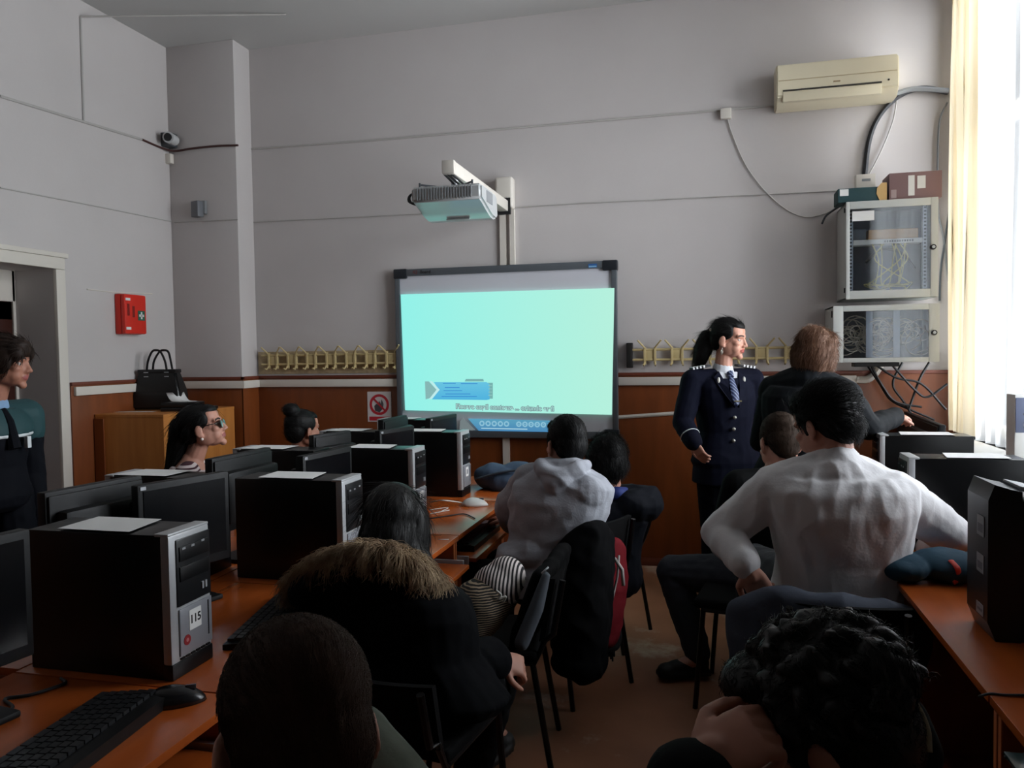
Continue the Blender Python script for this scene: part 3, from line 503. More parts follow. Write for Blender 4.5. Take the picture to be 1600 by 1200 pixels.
# ------------------------------------------------------------------ computer towers
TW, TH, TDp = .158, .355, .42
sil2 = mat('tower_silver', (176, 178, 180), .38, metal=.25); tfront = mat('tower_front_black', (26, 27, 29), .3); lbl = mat('label_white', (222, 222, 220), .7)
def tower(label, x, y, face, number=None, group=None, paper=None, style=0, rz=0., mark=False):
    """x,y: near front bottom corner; face +1: front towards +X"""
    t = thing('computer_tower', label, 'computer', (x, y, DSK), rz); f = face
    def bx(a, b, bev=.0): lo = (min(a[0]*f, b[0]*f), a[1], a[2]); hi = (max(a[0]*f, b[0]*f), b[1], b[2]); return lo, hi, bev
    MB().box(*bx((-TDp, .002, .0), (-.03, TW-.002, TH), .004)).build('case', black_m, t, True)
    mb = MB(); mb.box(*bx((-.03, 0, .035), (-.004, TW, TH), .008)); mb.build('front_bezel', sil2, t, True)
    MB().box(*bx((-.03, 0, 0), (-.002, TW, .04), .004)).build('base', blackp_m, t, True)
    MB().box(*bx((-.045, .0, TH-.004), (-.005, TW, TH+.004), .004)).build('top_lip', sil2, t, True)
    MB().box(*bx((-.006, .024, TH*.49), (.0, TW-.004, TH-.016), .002)).build('drive_panel', tfront, t, True)
    for z in (TH*.80, TH*.66): MB().box(*bx((-.001, .032, z), (.003, TW-.012, z+.036), .001)).build('drive_bay', blackp_m, t, True)
    mb = MB()
    for k, (yy, z) in enumerate(((.04, .88), (.075, .88), (.115, .89))): mb.box(*bx((.003, yy, TH*z), (.0042, yy+.012, TH*z+.005)))
    mb.box(*bx((.0, .115, TH*.55), (.003, .122, TH*.60))); mb.box(*bx((.0, .128, TH*.55), (.003, .135, TH*.60))); mb.build('ports', silver_m, t)
    MB().box(*bx((-.006, .028, .05), (.001, TW-.004, TH*.47), .003)).build('lower_door', mat('door_silver', (150, 152, 158), .35, metal=.3), t, True)
    mb = MB(); mb.box(*bx((.0, TW-.022, TH*.2), (.0018, TW-.018, TH*.45)))
    for k in range(6): mb.box(*bx((-.004, .03+k*.02, .043), (.0005, .044+k*.02, .047)))
    mb.build('vent_slots', blackp_m, t)
    if number or mark:
        z0 = TH*.295; lb = MB().box(*bx((.001, .062, z0), (.0022, .108, z0+.05))).build('number_label', lbl, t)
        if number: text_mesh('number', number, .029, blackp_m, lb, frame_M(V((f*.0024, .085, z0+.025)), V((0, 1*f, 0)), V((0, 0, 1)), V((f, 0, 0))), .0003, .0007)
        elif mark: MB().box(*bx((.0022, .076, z0+.012), (.003, .094, z0+.038))).build('label_mark', mat('mark_grey', (120, 122, 130), .7), lb)
    if number:
        mb = MB(); mb.tube([(f*.0005, .052, TH*.24), (f*.0022, .052, TH*.24)], .013, 16); mb.m = 1; mb.tube([(f*.0022, .052, TH*.24), (f*.0026, .052, TH*.24)], .005, 12); mb.build('round_sticker', [mat('sticker_red', (140, 24, 30), .5), mat('sticker_pale', (190, 120, 120), .5)], t)
    if paper: 
        a, b, c = paper; o = sheet('paper_sheet', c, (x-f*(a+b)/2, y+TW*.48, DSK+TH+.0008), rz, 0, 0) if False else None
        mb = MB(); n = 8; q = TW*.46; k = .5
        x_a, x_b = -f*a, -f*b; nseg = 6; vs = []
        for j in range(nseg+1):
            yy = .006+(TW-.012)*j/nseg; sh_ = .035*(j/nseg)
            vs += [(x_a+f*(-sh_*.6), yy, TH+.0045), (x_b-f*sh_*.2, yy, TH+.0045), (x_a+f*(-sh_*.6), yy, TH+.0052), (x_b-f*sh_*.2, yy, TH+.0052)]
        fs = []
        for j in range(nseg): a_ = 4*j; fs += [(a_, a_+4, a_+5, a_+1), (a_+2, a_+3, a_+7, a_+6), (a_, a_+2, a_+6, a_+4), (a_+1, a_+5, a_+7, a_+3)]
        fs += [(0, 1, 3, 2), (4*nseg, 4*nseg+2, 4*nseg+3, 4*nseg+1)]
        mb.add(vs, fs); o = mb.build('paper_sheet', paper_m); o.location = (x, y, DSK); o.rotation_euler = (0, 0, rz); tag(o, c, 'paper')
    return t
DSK = .72
AT = [(-1.258, 1.615), (-1.213, 2.446), (-1.292, 3.31), (-1.312, 4.08)]
AL = ['black and silver computer tower labelled 115, nearest on the left desks', 'black and silver computer tower behind the fur-hooded girl', 'black and silver computer tower half hidden by the dark-haired girl, third from the front', 'black and silver computer tower beside the white mouse, nearest the whiteboard']
for k, (x, y) in enumerate(AT): tower(AL[k], x, y, 1, '115' if k == 0 else None, paper=(.12, .33, ['white paper sheet on the tower labelled 115', 'white paper sheet on the tower behind the fur-hooded girl', 'white paper sheet on the third tower of the left row', 'white paper sheet on the tower beside the white mouse'][k]), mark=k > 1)
BT = [(-2.16, 2.42), (-2.16, 3.22), (-2.16, 4.06), (-2.16, 4.86)]
BL = ['tower seen behind the nearest monitors with only its papered top showing', 'tower in front of the girl with the bun, top papered', 'tower behind the third tower of the near row, only its top showing', 'tower in the back row closest to the whiteboard']
for k, (x, y) in enumerate(BT): tower('black '+BL[k], x, y, -1, paper=(.04, .26, ['white paper sheet on the back-row tower near the policeman', 'white paper sheet on the back-row tower before the girl with a bun', 'white paper sheet on the back-row tower third from the front', 'white paper sheet on the back-row tower under the red sign'][k]))
RT = [(.80, 4.15), (.738, 3.30)]
tower('black tower with silver edge on the right desks, farthest along the row', RT[0][0], RT[0][1], -1, paper=(.10, .34, 'white paper sheet on the farthest tower of the right row'))
tower('black tower with silver edge on the right desks beside the man in white', RT[1][0], RT[1][1], -1, paper=(.14, .36, 'white paper sheet on the right-row tower beside the man in white'))
# differently styled tower, nearest on the right
t = thing('computer_tower', 'all-black computer tower with stickers, nearest on the right desk', 'computer', (.73, 2.30, DSK)); H3 = .405; W3 = .17
mb = MB(); mb.box((.055, .006, 0), (.47, W3-.006, H3-.03), .004); mb.build('case', black_m, t, True)
mb = MB(); mb.prism([(-.02, .05), (.0, .0), (.06, .0), (.06, H3-.005), (.035, H3), (-.005, H3+.012), (-.02, H3-.03)], 0, W3, 'Y'); mb.build('front_cover', mat('black_glossy', (14, 17, 20), .35, spec=.4), t)
mb = MB(); mb.box((-.018, .02, H3+.003), (.03, W3-.02, H3+.009), .002, M=Matrix.Translation((0, 0, .012)) @ Matrix.Rotation(.2, 4, 'Y') @ Matrix.Translation((0, 0, -.01))); mb.build('top_strip', silver_m, t, True)
for z, hh_ in ((.27, .055), (.17, .05), (.055, .03)):
    mb = MB(); mb.box((-.0215, .03, z), (-.019, .085, z+hh_)); mb.m = 1; mb.box((-.022, .038, z+.01), (-.0212, .077, z+hh_*.6)); mb.build('sticker', [mat('sticker_grey', (150, 152, 156), .6), mat('sticker_dark', (110, 112, 118), .6)], t)
sheet('paper_sheet', 'white paper sheet on the black tower at the right edge', (.73+.30, 2.30+.09, DSK+H3-.029), 0, .3, .13, 0)
# ------------------------------------------------------------------ monitors
mon_m = mat('monitor_black', (11, 12, 14), .55, spec=.3)
def monitor(label, pl, pr_, face, w_h=.29, ztop=1.12, stand=True, thick=.045, panel_bump=True):
    """pl, pr_: world top corners (x,y) ; face: unit-ish side sign the screen faces (+1 = +X)"""
    a = V((pl[0], pl[1], 0)); b = V((pr_[0], pr_[1], 0)); c = (a+b)/2; w = (b-a).length/2; ang = math.atan2((b-a).y, (b-a).x)
    t = thing('computer_monitor', label, 'monitor', (c.x, c.y, DSK), ang); s = -1 if face > 0 else 1   # local x along the width; screen normal local -y when face>0
    z1 = ztop-DSK; z0 = z1-w_h; S = lambda y: s*y
    def B(y0, y1, x0, x1, za, zb, bev): 
        ya, yb_ = sorted((S(y0), S(y1))); return (x0, ya, za), (x1, yb_, zb), bev
    MB().box(*B(-.022, .012, -w, w, z0, z1, .006)).build('housing', mon_m, t, True)
    MB().box(*B(.0125, .0145, -w+.018, w-.018, z0+.03, z1-.02, 0)).build('screen', blacks_m, t)
    mb = MB(); mb.box(*B(-.03, -.02, -w+.006, w-.006, z0+.02, z1-.012, .006)); mb.box(*B(-.075, -.025, -w*.86, w*.86, z0+.04, z1-.055, .016)); mb.build('back_shell', mon_m, t, True)
    mb = MB(); mb.box(*B(-.09, -.06, -.03, .03, .015, z0+.12, .006)); mb.build('stand_neck', mon_m, t, True)
    mb = MB(); mb.box(*B(-.14, .05, -.1, .1, 0, .016, .006)); mb.build('stand_base', mon_m, t, True)
    mb = MB(); mb.box(*B(.012, .0145, -w+.008, -w+.026, z1-.016, z1-.006, 0)) if face > 0 else mb.box(*B(.012, .0145, w-.03, w-.01, z1-.015, z1-.006, 0)); mb.build('logo', silver_m, t)
    return t
monitor('dark monitor at the left picture edge in front of the nearest keyboard', (-1.555, 1.13), (-1.51, 1.455), 1, .29, 1.12)
monitor('dark monitor facing the aisle between the two nearest left towers', (-1.66, 1.985), (-1.565, 2.30), 1, .29, 1.125)
monitor('dark monitor facing the aisle, third from the front of the left row', (-1.525, 2.72), (-1.48, 3.05), 1, .29, 1.12)
monitor('dark monitor facing the aisle, fourth from the front of the left row', (-1.635, 3.70), (-1.565, 4.00), 1, .29, 1.12)
monitor('dark monitor facing the aisle in front of the whiteboard corner', (-1.62, 4.40), (-1.575, 4.77), 1, .28, 1.125)
monitor('black monitor seen from behind, below the policeman', (-1.83, 1.81), (-1.785, 2.145), -1, .29, 1.13)
monitor('black monitor seen from behind, in front of the girl in glasses', (-1.80, 2.53), (-1.78, 2.90), -1, .29, 1.13)
monitor('black monitor seen from behind, in front of the girl with the bun', (-1.83, 3.36), (-1.765, 3.62), -1, .29, 1.13)
monitor('black monitor seen from behind, under the red prohibition sign', (-1.80, 4.10), (-1.80, 4.46), -1, .28, 1.14)
monitor('dark monitor on the right desk touched by the woman in black', tuple(onZ(1418, 643, 1.09).xy), tuple(onZ(1474, 664, 1.09).xy), -1, .27, 1.09)
monitor('dark monitor at the right picture edge behind the near tower', (1.19, 3.05), (1.20, 2.70), -1, .30, 1.12)
# ------------------------------------------------------------------ desks
dedge = mat('desk_side_wood', (150, 74, 34), .45, rgb2=(134, 64, 28), vscale=4, stretch=(5, 5, .6))
def desk(label, x0, x1, y0, y1, face, tray=True):
    """face +1: user sits at x1 side; else at x0 side"""
    t = thing('computer_desk', label, 'desk', ((x0+x1)/2, (y0+y1)/2, 0)); hx = (x1-x0)/2; hy = (y1-y0)/2-.003; e = hx*face; s = face
    mb = MB(); mb.box((-hx, -hy, DSK-.022), (hx, hy, DSK-.0005), .003); mb.build('desktop', desk_m, t, True)
    for y in (-hy, hy-.018): 
        mb = MB(); mb.box((-hx+.02, y, 0), (hx-.02, y+.018, DSK-.022), .001); mb.m = 1
        xa, xb = sorted((s*(hx-.02), s*(hx-.018))); mb.box((xa, y, 0), (xb, y+.018, DSK-.022)); mb.build('side_panel', [dedge, desk_edge], t)
    xa, xb = sorted((-s*(hx-.04), -s*(hx-.056))); MB().box((xa, -hy+.018, .3), (xb, hy-.018, DSK-.023)).build('back_panel', dedge, t)
    xa, xb = sorted((s*(hx+.06), s*(hx-.34)))
    if tray:
        MB().box((xa, -hy+.05, DSK-.13), (xb, hy-.05, DSK-.112), .002).build('keyboard_tray', desk_m, t, True)
        for y in (-hy+.025, hy-.04): ra, rb = sorted((s*(hx+.03), s*(hx-.3))); MB().box((ra, y, DSK-.135), (rb, y+.014, DSK-.10), .002).build('tray_rail', silver_m, t, True)
    MB().box((-hx+.06 if s > 0 else -hx+.15, -hy+.02, .12), (hx-.15 if s > 0 else hx-.06, hy-.02, .138)).build('lower_shelf', dedge, t)
    return t
ays = [.8, 1.585, 2.40, 3.22, 4.02, 4.82]
al = ['wooden computer desk nearest the camera on the left, with keyboard and black mouse', 'wooden computer desk carrying the tower labelled 115', 'wooden computer desk behind the fur-hooded girl', 'wooden computer desk with an open keyboard tray beside the boy in the grey hoodie', 'wooden computer desk carrying the white mouse and blue backpack']
desk(al[0], -1.70, -1.055, .8, 1.585, 1); 
for k in range(1, 5): desk(al[k], -1.70, -1.055, ays[k], ays[k+1], 1)
bl = ['wooden computer desk of the back row, below the policeman', 'wooden computer desk of the back row, before the girl in glasses', 'wooden computer desk of the back row, before the girl with a bun', 'wooden computer desk of the back row, under the prohibition sign']
for k in range(4): desk(bl[k], -2.25, -1.705, [1.6, 2.4, 3.2, 4.02][k], [2.395, 3.195, 4.015, 5.1][k], -1, False)
rl = ['wooden desk at the bottom right corner with cables', 'wooden desk on the right carrying the black tower with stickers', 'wooden desk on the right beside the man in white', 'wooden desk on the right closest to the front wall']
for k in range(4): desk(rl[k], .605, 1.36, [1.02, 1.95, 2.88, 3.85][k], [1.945, 2.875, 3.845, 5.1][k], -1, False)
# ------------------------------------------------------------------ keyboards, mice, cables
key_m = mat('key_black', (30, 31, 34), .4)
def keyboard(label, x, y, z, rz):
    t = thing('keyboard', label, 'keyboard', (x, y, z), rz); mb = MB(); mb.prism([(-.085, 0), (.085, 0), (.085, .026), (.06, .03), (-.085, .014)], -.225, .225, 'X'); mb.build('base', blackp_m, t)
    mb = MB(); M = Matrix.Rotation(math.atan2(.014, .15), 4, 'X')
    for r in range(6):
        n = 18 if r < 5 else 12
        for k in range(n):
            x0 = -.215+k*.43/n; y0 = .055-r*.023; zz = .016+(y0+.085)*.1; w = .43/n-.004
            if r == 5 and k in (3, 4, 5): pass
            mb.box((x0, y0-.017, zz), (x0+w, y0, zz+.008), .0)
    mb.build('keys', key_m, t); return t
keyboard('black keyboard in front of the monitor at the left edge', -1.245, 1.275, DSK, math.radians(-84))
keyboard('black keyboard between the tower labelled 115 and the fur-hooded girl', -1.23, 2.06, DSK, math.radians(-78))
keyboard('black keyboard lying on the pulled-out tray beside the grey hoodie', -1.12, 3.60, DSK-.112, math.radians(-90))
def mouse(label, x, y, rz, m, s=1.):
    t = thing('computer_mouse', label, 'mouse', (x, y, DSK), rz); b = bmesh.new(); bmesh.ops.create_uvsphere(b, u_segments=20, v_segments=12, radius=1)
    for v in b.verts: q = v.co; v.co = V((q.x*.033*s*(1-.12*q.y), q.y*.060*s, max(0, q.z)*.036*s*(1-.18*q.y) if q.z > 0 else 0))
    mb = MB(); mb.bm(b); mb.build('shell', m, t, 'all'); mb = MB(); mb.box((-.003*s, .02*s, .026*s), (.003*s, .04*s, .034*s), .001); mb.build('scroll_wheel', dgrey_m, t, True)
    return t
q = onZ(274, 1098, DSK); mouse('large black mouse on the desk below the tower labelled 115', q.x, q.y, math.radians(-60), mat('mouse_black', (20, 21, 24), .25), 1.12)
q = onZ(742, 790, DSK); mouse('white mouse near the desk edge by the farthest tower', q.x, q.y, math.radians(-75), mat('mouse_white', (205, 208, 204), .4), 1.15); WM = q
def cable(label, pts, r=.0035, m=None, name='cable'): o = MB().tube(smooth_path(pts), r, 6).build(name, m or cable_m, None, 'all'); return tag(o, label, 'cable')
Z = DSK+.004
cable('white mouse cable looping up over the desk beside the white mouse', [onZ(672, 785, Z), onZ(690, 782, Z+.03), onZ(712, 784, Z+.018), WM+V((-.06, .01, .008))], .004, cablew_m)
cable('pale thin cable loop lying on the desk below the white mouse', [onZ(670, 797, Z), onZ(700, 793, Z), onZ(690, 799, Z), onZ(702, 797, Z), onZ(672, 803, Z)], .0022, cablew_m)
cable('dark cable crossing the desk toward its edge below the white mouse', [onZ(672, 810, Z), onZ(700, 806, Z), onZ(725, 803, Z), onZ(742, 810, Z)], .003)
sheet('paper_scrap', 'tiny white paper scrap on the desk edge beside the dark-haired girl', onZ(693, 843, DSK), .2, .045, .008)
cable('black cable looped on the desk under the left edge monitor', [onZ(0, 1120, Z), onZ(20, 1105, Z), onZ(8, 1092, Z), onZ(50, 1085, Z), onZ(100, 1068, Z), onZ(95, 1060, Z)], .004)
cable('black cable lying on the right desk below the near tower', [onZ(1530, 1088, Z), onZ(1548, 1084, Z), onZ(1575, 1086, Z), onZ(1640, 1086, Z)], .003)
cable('short dark cable at the bottom right corner of the desk', [onZ(1570, 1183, Z), onZ(1600, 1179, Z), onZ(1640, 1176, Z)], .003)
q = onZ(1604, 1196, DSK); o = box('mobile_phone', (q.x-.03, q.y-.06, DSK), (q.x+.03, q.y+.03, DSK+.01), mat('phone_teal', (30, 52, 54), .2), None, .004); tag(o, 'dark teal phone at the bottom right corner of the desk', 'phone')
t = thing('control_box', 'white upright box with blue-grey panel standing on the windowsill at the right edge', 'box', (1.408, 4.10, WZ0))
MB().box((-.053, -.05, 0), (.053, .06, .33), .008).build('body', wf_m, t, True)
pn = MB().box((-.05, -.055, .155), (.05, -.05, .315), .004).build('panel', mat('box_bluegrey', (92, 100, 126), .5), t, True)
mb = MB(); mb.tube([(.0, -.055, .19), (.0, -.059, .19)], .018, 14); mb.build('white_button', paper_m, pn)
mb = MB(); mb.box((-.02, -.0565, .235), (-.005, -.055, .245)); mb.box((.005, -.0565, .23), (.02, -.055, .25)); mb.build('panel_mark', dgrey_m, pn)
# ------------------------------------------------------------------ chairs
seat_m = mat('chair_fabric', (9, 9, 10), .85, spec=.15)
def chair(label, x, y, rz, group=None, zb=.60, zt=.84):
    """facing local +y"""
    t = thing('school_chair', label, 'chair', (x, y, 0), rz, group)
    mb = MB(); mb.box((-.2, -.19, .425), (.2, .21, .465), .018, 3); mb.build('seat', seat_m, t, True)
    b = bmesh.new(); nx, nz = 8, 5; g = []
    for s in (0, 1):
        for j in range(nz+1):
            for i in range(nx+1): xx = -.19+.38*i/nx; g.append(b.verts.new((xx, -.225-.04*j/nz-.02*s+.03*(xx/.19)**2, zb+(zt-zb)*j/nz)))
    N = (nx+1)*(nz+1); I = lambda s, j, i: g[s*N+j*(nx+1)+i]
    for j in range(nz):
        for i in range(nx): b.faces.new((I(0, j, i), I(0, j, i+1), I(0, j+1, i+1), I(0, j+1, i))); b.faces.new((I(1, j, i), I(1, j+1, i), I(1, j+1, i+1), I(1, j, i+1)))
    for j in range(nz): b.faces.new((I(0, j, 0), I(0, j+1, 0), I(1, j+1, 0), I(1, j, 0))); b.faces.new((I(0, j, nx), I(1, j, nx), I(1, j+1, nx), I(0, j+1, nx)))
    for i in range(nx): b.faces.new((I(0, 0, i), I(1, 0, i), I(1, 0, i+1), I(0, 0, i+1))); b.faces.new((I(0, nz, i), I(0, nz, i+1), I(1, nz, i+1), I(1, nz, i)))
    bmesh.ops.recalc_face_normals(b, faces=b.faces); mb = MB(); mb.bm(b); mb.build('backrest', seat_m, t, True)
    for s in (-1, 1):
        MB().tube([(s*.185, .17, .43), (s*.2, .205, .0)], .011, 8).build('leg', metalb_m, t, True)
        MB().tube([(s*.185, -.17, .43), (s*.2, -.24, .0)], .011, 8).build('leg', metalb_m, t, True)
        MB().tube([(s*.185, .18, .42), (s*.185, -.18, .42), (s*.18, -.215, .5), (s*.175, -.245, zb+.02), (s*.17, -.28, zt-.01)], .011, 8).build('back_upright', metalb_m, t, True)
    return t
# ------------------------------------------------------------------ people
from mathutils.bvhtree import BVHTree
UP = V((0, 0, 1))
skin_m = mat('skin', (196, 142, 122), .55, var=.06, vscale=14)
skin2_m = mat('skin_tan', (176, 120, 98), .55, var=.06, vscale=14)
lip_m = mat('lips', (158, 84, 80), .45); lip2_m = mat('lips_red', (168, 84, 76), .45); brow_m = mat('brow', (42, 30, 26), .8)
def basis(F, U=UP):
    f = V(F).normalized(); r = f.cross(U).normalized(); u = r.cross(f); return Matrix((r, f, u)).transposed()   # columns right, fwd, up
def remesh(mb, vox, smooth, name, mats, parent, base, it=None):
    o = mb.build(name+'_tmp', [], None); m = o.modifiers.new('r', 'REMESH'); m.mode = 'VOXEL'; m.voxel_size = vox; m.adaptivity = 0
    if smooth: s = o.modifiers.new('s', 'SMOOTH'); s.factor = .5; s.iterations = smooth
    dg = bpy.context.evaluated_depsgraph_get(); me = bpy.data.meshes.new_from_object(o.evaluated_get(dg)); bpy.data.objects.remove(o)
    me.name = name; me.transform(Matrix.Translation(-V(base))); me.materials.clear()
    for x in mats: me.materials.append(x)
    me.polygons.foreach_set('use_smooth', [True]*len(me.polygons)); o = bpy.data.objects.new(name, me); COL.objects.link(o); o.parent = parent; return o
def wrinkle(o, amp, sc, stretch=(1, 1, 1), seed=0, pred=None):
    me = o.data; me.update(); ns = [v.normal.copy() for v in me.vertices]
    for v, n in zip(me.vertices, ns):
        if pred and not pred(v.co): continue
        q = V((v.co.x*stretch[0], v.co.y*stretch[1], v.co.z*stretch[2]))*sc + V((seed, seed*2, 0)); a = 1-abs(noise.noise(q))*2.2; b_ = noise.noise(q*2.3+V((5, 1, 2)))
        v.co += n*amp*(max(a, -.3)*.8 + b_*.5)
    me.update()
def cone(mb, pts, rs, n=14):
    for p, r in zip(pts, rs): mb.ball(p, r, n, 10)
    for i in range(len(pts)-1):
        if (V(pts[i+1])-V(pts[i])).length > 1e-4: mb.tube([pts[i], pts[i+1]], [rs[i], rs[i+1]], n)
def loft(mb, C, W, Dp, Rv, Fv, n=22, cap=True, pw=2.4):
    vs = []; fs = []
    for c, w, d in zip(C, W, Dp):
        for k in range(n):
            a = 2*PI*k/n; ca, sa = math.cos(a), math.sin(a); vs.append(V(c) + Rv*(w*sgn(ca)*abs(ca)**(2/pw)) + Fv*(d*sgn(sa)*abs(sa)**(2/pw)))
    m = len(C)
    for i in range(m-1):
        for k in range(n): fs.append((i*n+k, i*n+(k+1) % n, (i+1)*n+(k+1) % n, (i+1)*n+k))
    if cap: fs += [tuple(reversed(range(n))), tuple(range((m-1)*n, m*n))]
    mb.add(vs, fs)
def torso_rings(P, N, B, s=1., wid=1., off=0., t0=-.12, t1=1., fem=False):
    Rv = V(B.col[0]); ax = (N-P).normalized(); Fv = ax.cross(Rv)*-1; Fv = Fv if Fv.dot(V(B.col[1])) > 0 else -Fv; L = (N-P).length
    prof = [(-.16, .10, .09), (-.10, .150, .115), (0, .172 if not fem else .178, .122), (.16, .160 if not fem else .155, .112), (.34, .145 if not fem else .128, .105), (.52, .155 if not fem else .138, .115), (.70, .172 if not fem else .150, .122), (.84, .172 if not fem else .150, .108), (.93, .135 if not fem else .120, .085), (1.0, .075, .065), (1.06, .055, .055)]
    C, W, Dd = [], [], []
    for t, w, d in prof:
        if t < t0 or t > t1: continue
        C.append(P + ax*(t*L)); W.append(w*s*wid+off); Dd.append(d*s+off)
    return C, W, Dd, Rv, Fv
def head_parts(mb, H, B, s, ears=True):
    T = lambda x, y, z: H + B @ V((x*s, y*s, z*s))
    def E(c, r, rx=0): mb.ball(T(*c), [q*s for q in r], 20, 14, B @ Matrix.Rotation(rx, 3, 'X'))
    E((0, -.014, .035), (.074, .096, .083)); E((0, .03, -.018), (.062, .062, .078)); E((0, .036, -.068), (.05, .05, .036)); E((0, .072, -.098), (.022, .018, .017)); E((0, .04, .045), (.064, .05, .05))
    for x in (-1, 1):
        E((x*.043, .062, -.022), (.022, .024, .02)); E((x*.046, .012, -.045), (.024, .050, .045))
        cone(mb, [T(x*.012, .086, .02), T(x*.046, .072, .02)], [.011*s, .011*s], 8)
        E((x*.0105, .095, -.037), (.009, .010, .008))
        if ears:
            M = B @ Matrix.Rotation(x*.25, 3, 'Z') @ Matrix.Rotation(-.15, 3, 'X'); c = T(x*.081, -.008, -.012)
            mb.ball(c, [.008*s, .020*s, .032*s], 12, 10, M); mb.ball(T(x*.077, -.002, -.038), [.007*s, .011*s, .011*s], 10, 8, M)
    cone(mb, [T(0, .086, .012), T(0, .098, -.018), T(0, .1055, -.033)], [.0085*s, .0100*s, .0108*s], 10)
    E((0, .0855, -.057), (.024, .010, .0065)); E((0, .0845, -.069), (.021, .0105, .0075))
    for x in (-1, 1): E((x*.036, .05, -.048), (.028, .034, .034))
def hand_parts(mb, W, d, up, s=1., curl=.5, spread=.12, thumb=1):
    """W wrist, d finger direction, up = back of the hand; thumb side = thumb * (d x up)"""
    d = V(d).normalized(); up = (V(up)-d*V(up).dot(d)).normalized(); sd = d.cross(up)*thumb; s *= 1.
    cone(mb, [W, W+d*.03*s], [.026*s, .026*s], 10)
    loft(mb, [W+d*t*s for t in (.015, .04, .07, .092)], [.028*s, .037*s, .041*s, .038*s], [.016*s, .016*s, .015*s, .012*s], sd, up, 14)
    for k, (o, L) in enumerate(((.030, .068), (.010, .076), (-.010, .070), (-.029, .056))):
        p = W + d*(.088*s) + sd*o*s; dr = (d + sd*(o*spread*12)).normalized(); pts = [p]; a = 0
        for j, f in enumerate((.45, .32, .23)):
            a += curl*(.75 if j == 0 else .9)*(1+.12*k); dd = dr*math.cos(a) - up*math.sin(a); p = p + dd*L*f*s; pts.append(p)
        cone(mb, pts, [.0098*s, .0092*s, .0085*s, .0072*s], 8)
    b0 = W + d*.03*s + sd*.026*s; t1 = b0 + (d*.6+sd*.75-up*.25).normalized()*.038*s; t2 = t1 + (d*.85+sd*.25-up*.35).normalized()*.03*s; t3 = t2 + (d*.9-sd*.05-up*.4).normalized()*.024*s
    cone(mb, [b0, t1, t2, t3], [.014*s, .0115*s, .0098*s, .0078*s], 8)
def strands(cap_o, base_world, H, B, N, flow, pred, L=(.03, .06), lift=.15, rad=.0009, droop=0., seed=1, wob=.0, extra=None, mat_i=0, npts=5):
    """thin tapered hair strands growing from the surface of a mesh, appended to that mesh"""
    rnd = random.Random(seed); me = cap_o.data; me.calc_loop_triangles(); tris = [t for t in me.loop_triangles]; areas = np.array([t.area for t in tris]); cum = np.cumsum(areas); Binv = B.transposed()
    bv = BVHTree.FromPolygons([v.co[:] for v in me.vertices], [p.vertices[:] for p in me.polygons])
    vs = []; fs = []; cnt = 0; tries = 0; bw = V(base_world)
    while cnt < N and tries < N*6:
        tries += 1; t = tris[int(np.searchsorted(cum, rnd.random()*cum[-1]))]; a, b_, c = (me.vertices[i].co for i in t.vertices); u, w = rnd.random(), rnd.random()
        if u+w > 1: u, w = 1-u, 1-w
        p = a+(b_-a)*u+(c-a)*w; n = t.normal; q = Binv @ (p + bw - H)
        if not pred(q): continue
        cnt += 1; f = B @ V(flow(q)); f = f - n*f.dot(n); f = f.normalized() if f.length > 1e-5 else n.orthogonal()
        l = rnd.uniform(*L); ph = rnd.random()*6.28; sdv = f.cross(n); pts = []; pp = p - n*.003
        for j in range(npts):
            tt = j/(npts-1); x = pp + f*(l*tt) + n*(l*lift*(tt*(1.6-tt))) + sdv*(wob*math.sin(ph+tt*7)) + sdv*(l*.25*(rnd.random()-.5)*tt) + n*(wob*math.cos(ph*1.7+tt*6)) - UP*(droop*l*tt*tt)
            if lift < .5 and j:
                loc, nn, i_, d_ = bv.find_nearest(x)
                if loc is not None and (x-loc).dot(nn) < .0005: x = loc + nn*(.001+.003*tt*rnd.random())
            pts.append(x)
        o = len(vs)
        for j, x in enumerate(pts):
            r = rad*(1-.75*j/(npts-1)); 
            for k in range(3): an = 2*PI*k/3; vs.append(x + sdv*(r*math.cos(an)) + n*(r*math.sin(an)))
        for j in range(npts-1):
            for k in range(3): fs.append((o+j*3+k, o+j*3+(k+1) % 3, o+(j+1)*3+(k+1) % 3, o+(j+1)*3+k))
    V0 = [v.co[:] for v in me.vertices]; F0 = [p.vertices[:] for p in me.polygons]; m0 = [p.material_index for p in me.polygons]; nm = me.name; ms = list(me.materials); n0 = len(V0)
    m2 = bpy.data.meshes.new(nm); m2.from_pydata(V0+[tuple(v) for v in vs], [], F0+[tuple(i+n0 for i in f) for f in fs])
    for x in ms: m2.materials.append(x)
    m2.polygons.foreach_set('material_index', m0+[mat_i]*len(fs)); m2.polygons.foreach_set('use_smooth', [True]*len(m2.polygons)); cap_o.data = m2
class Person: pass
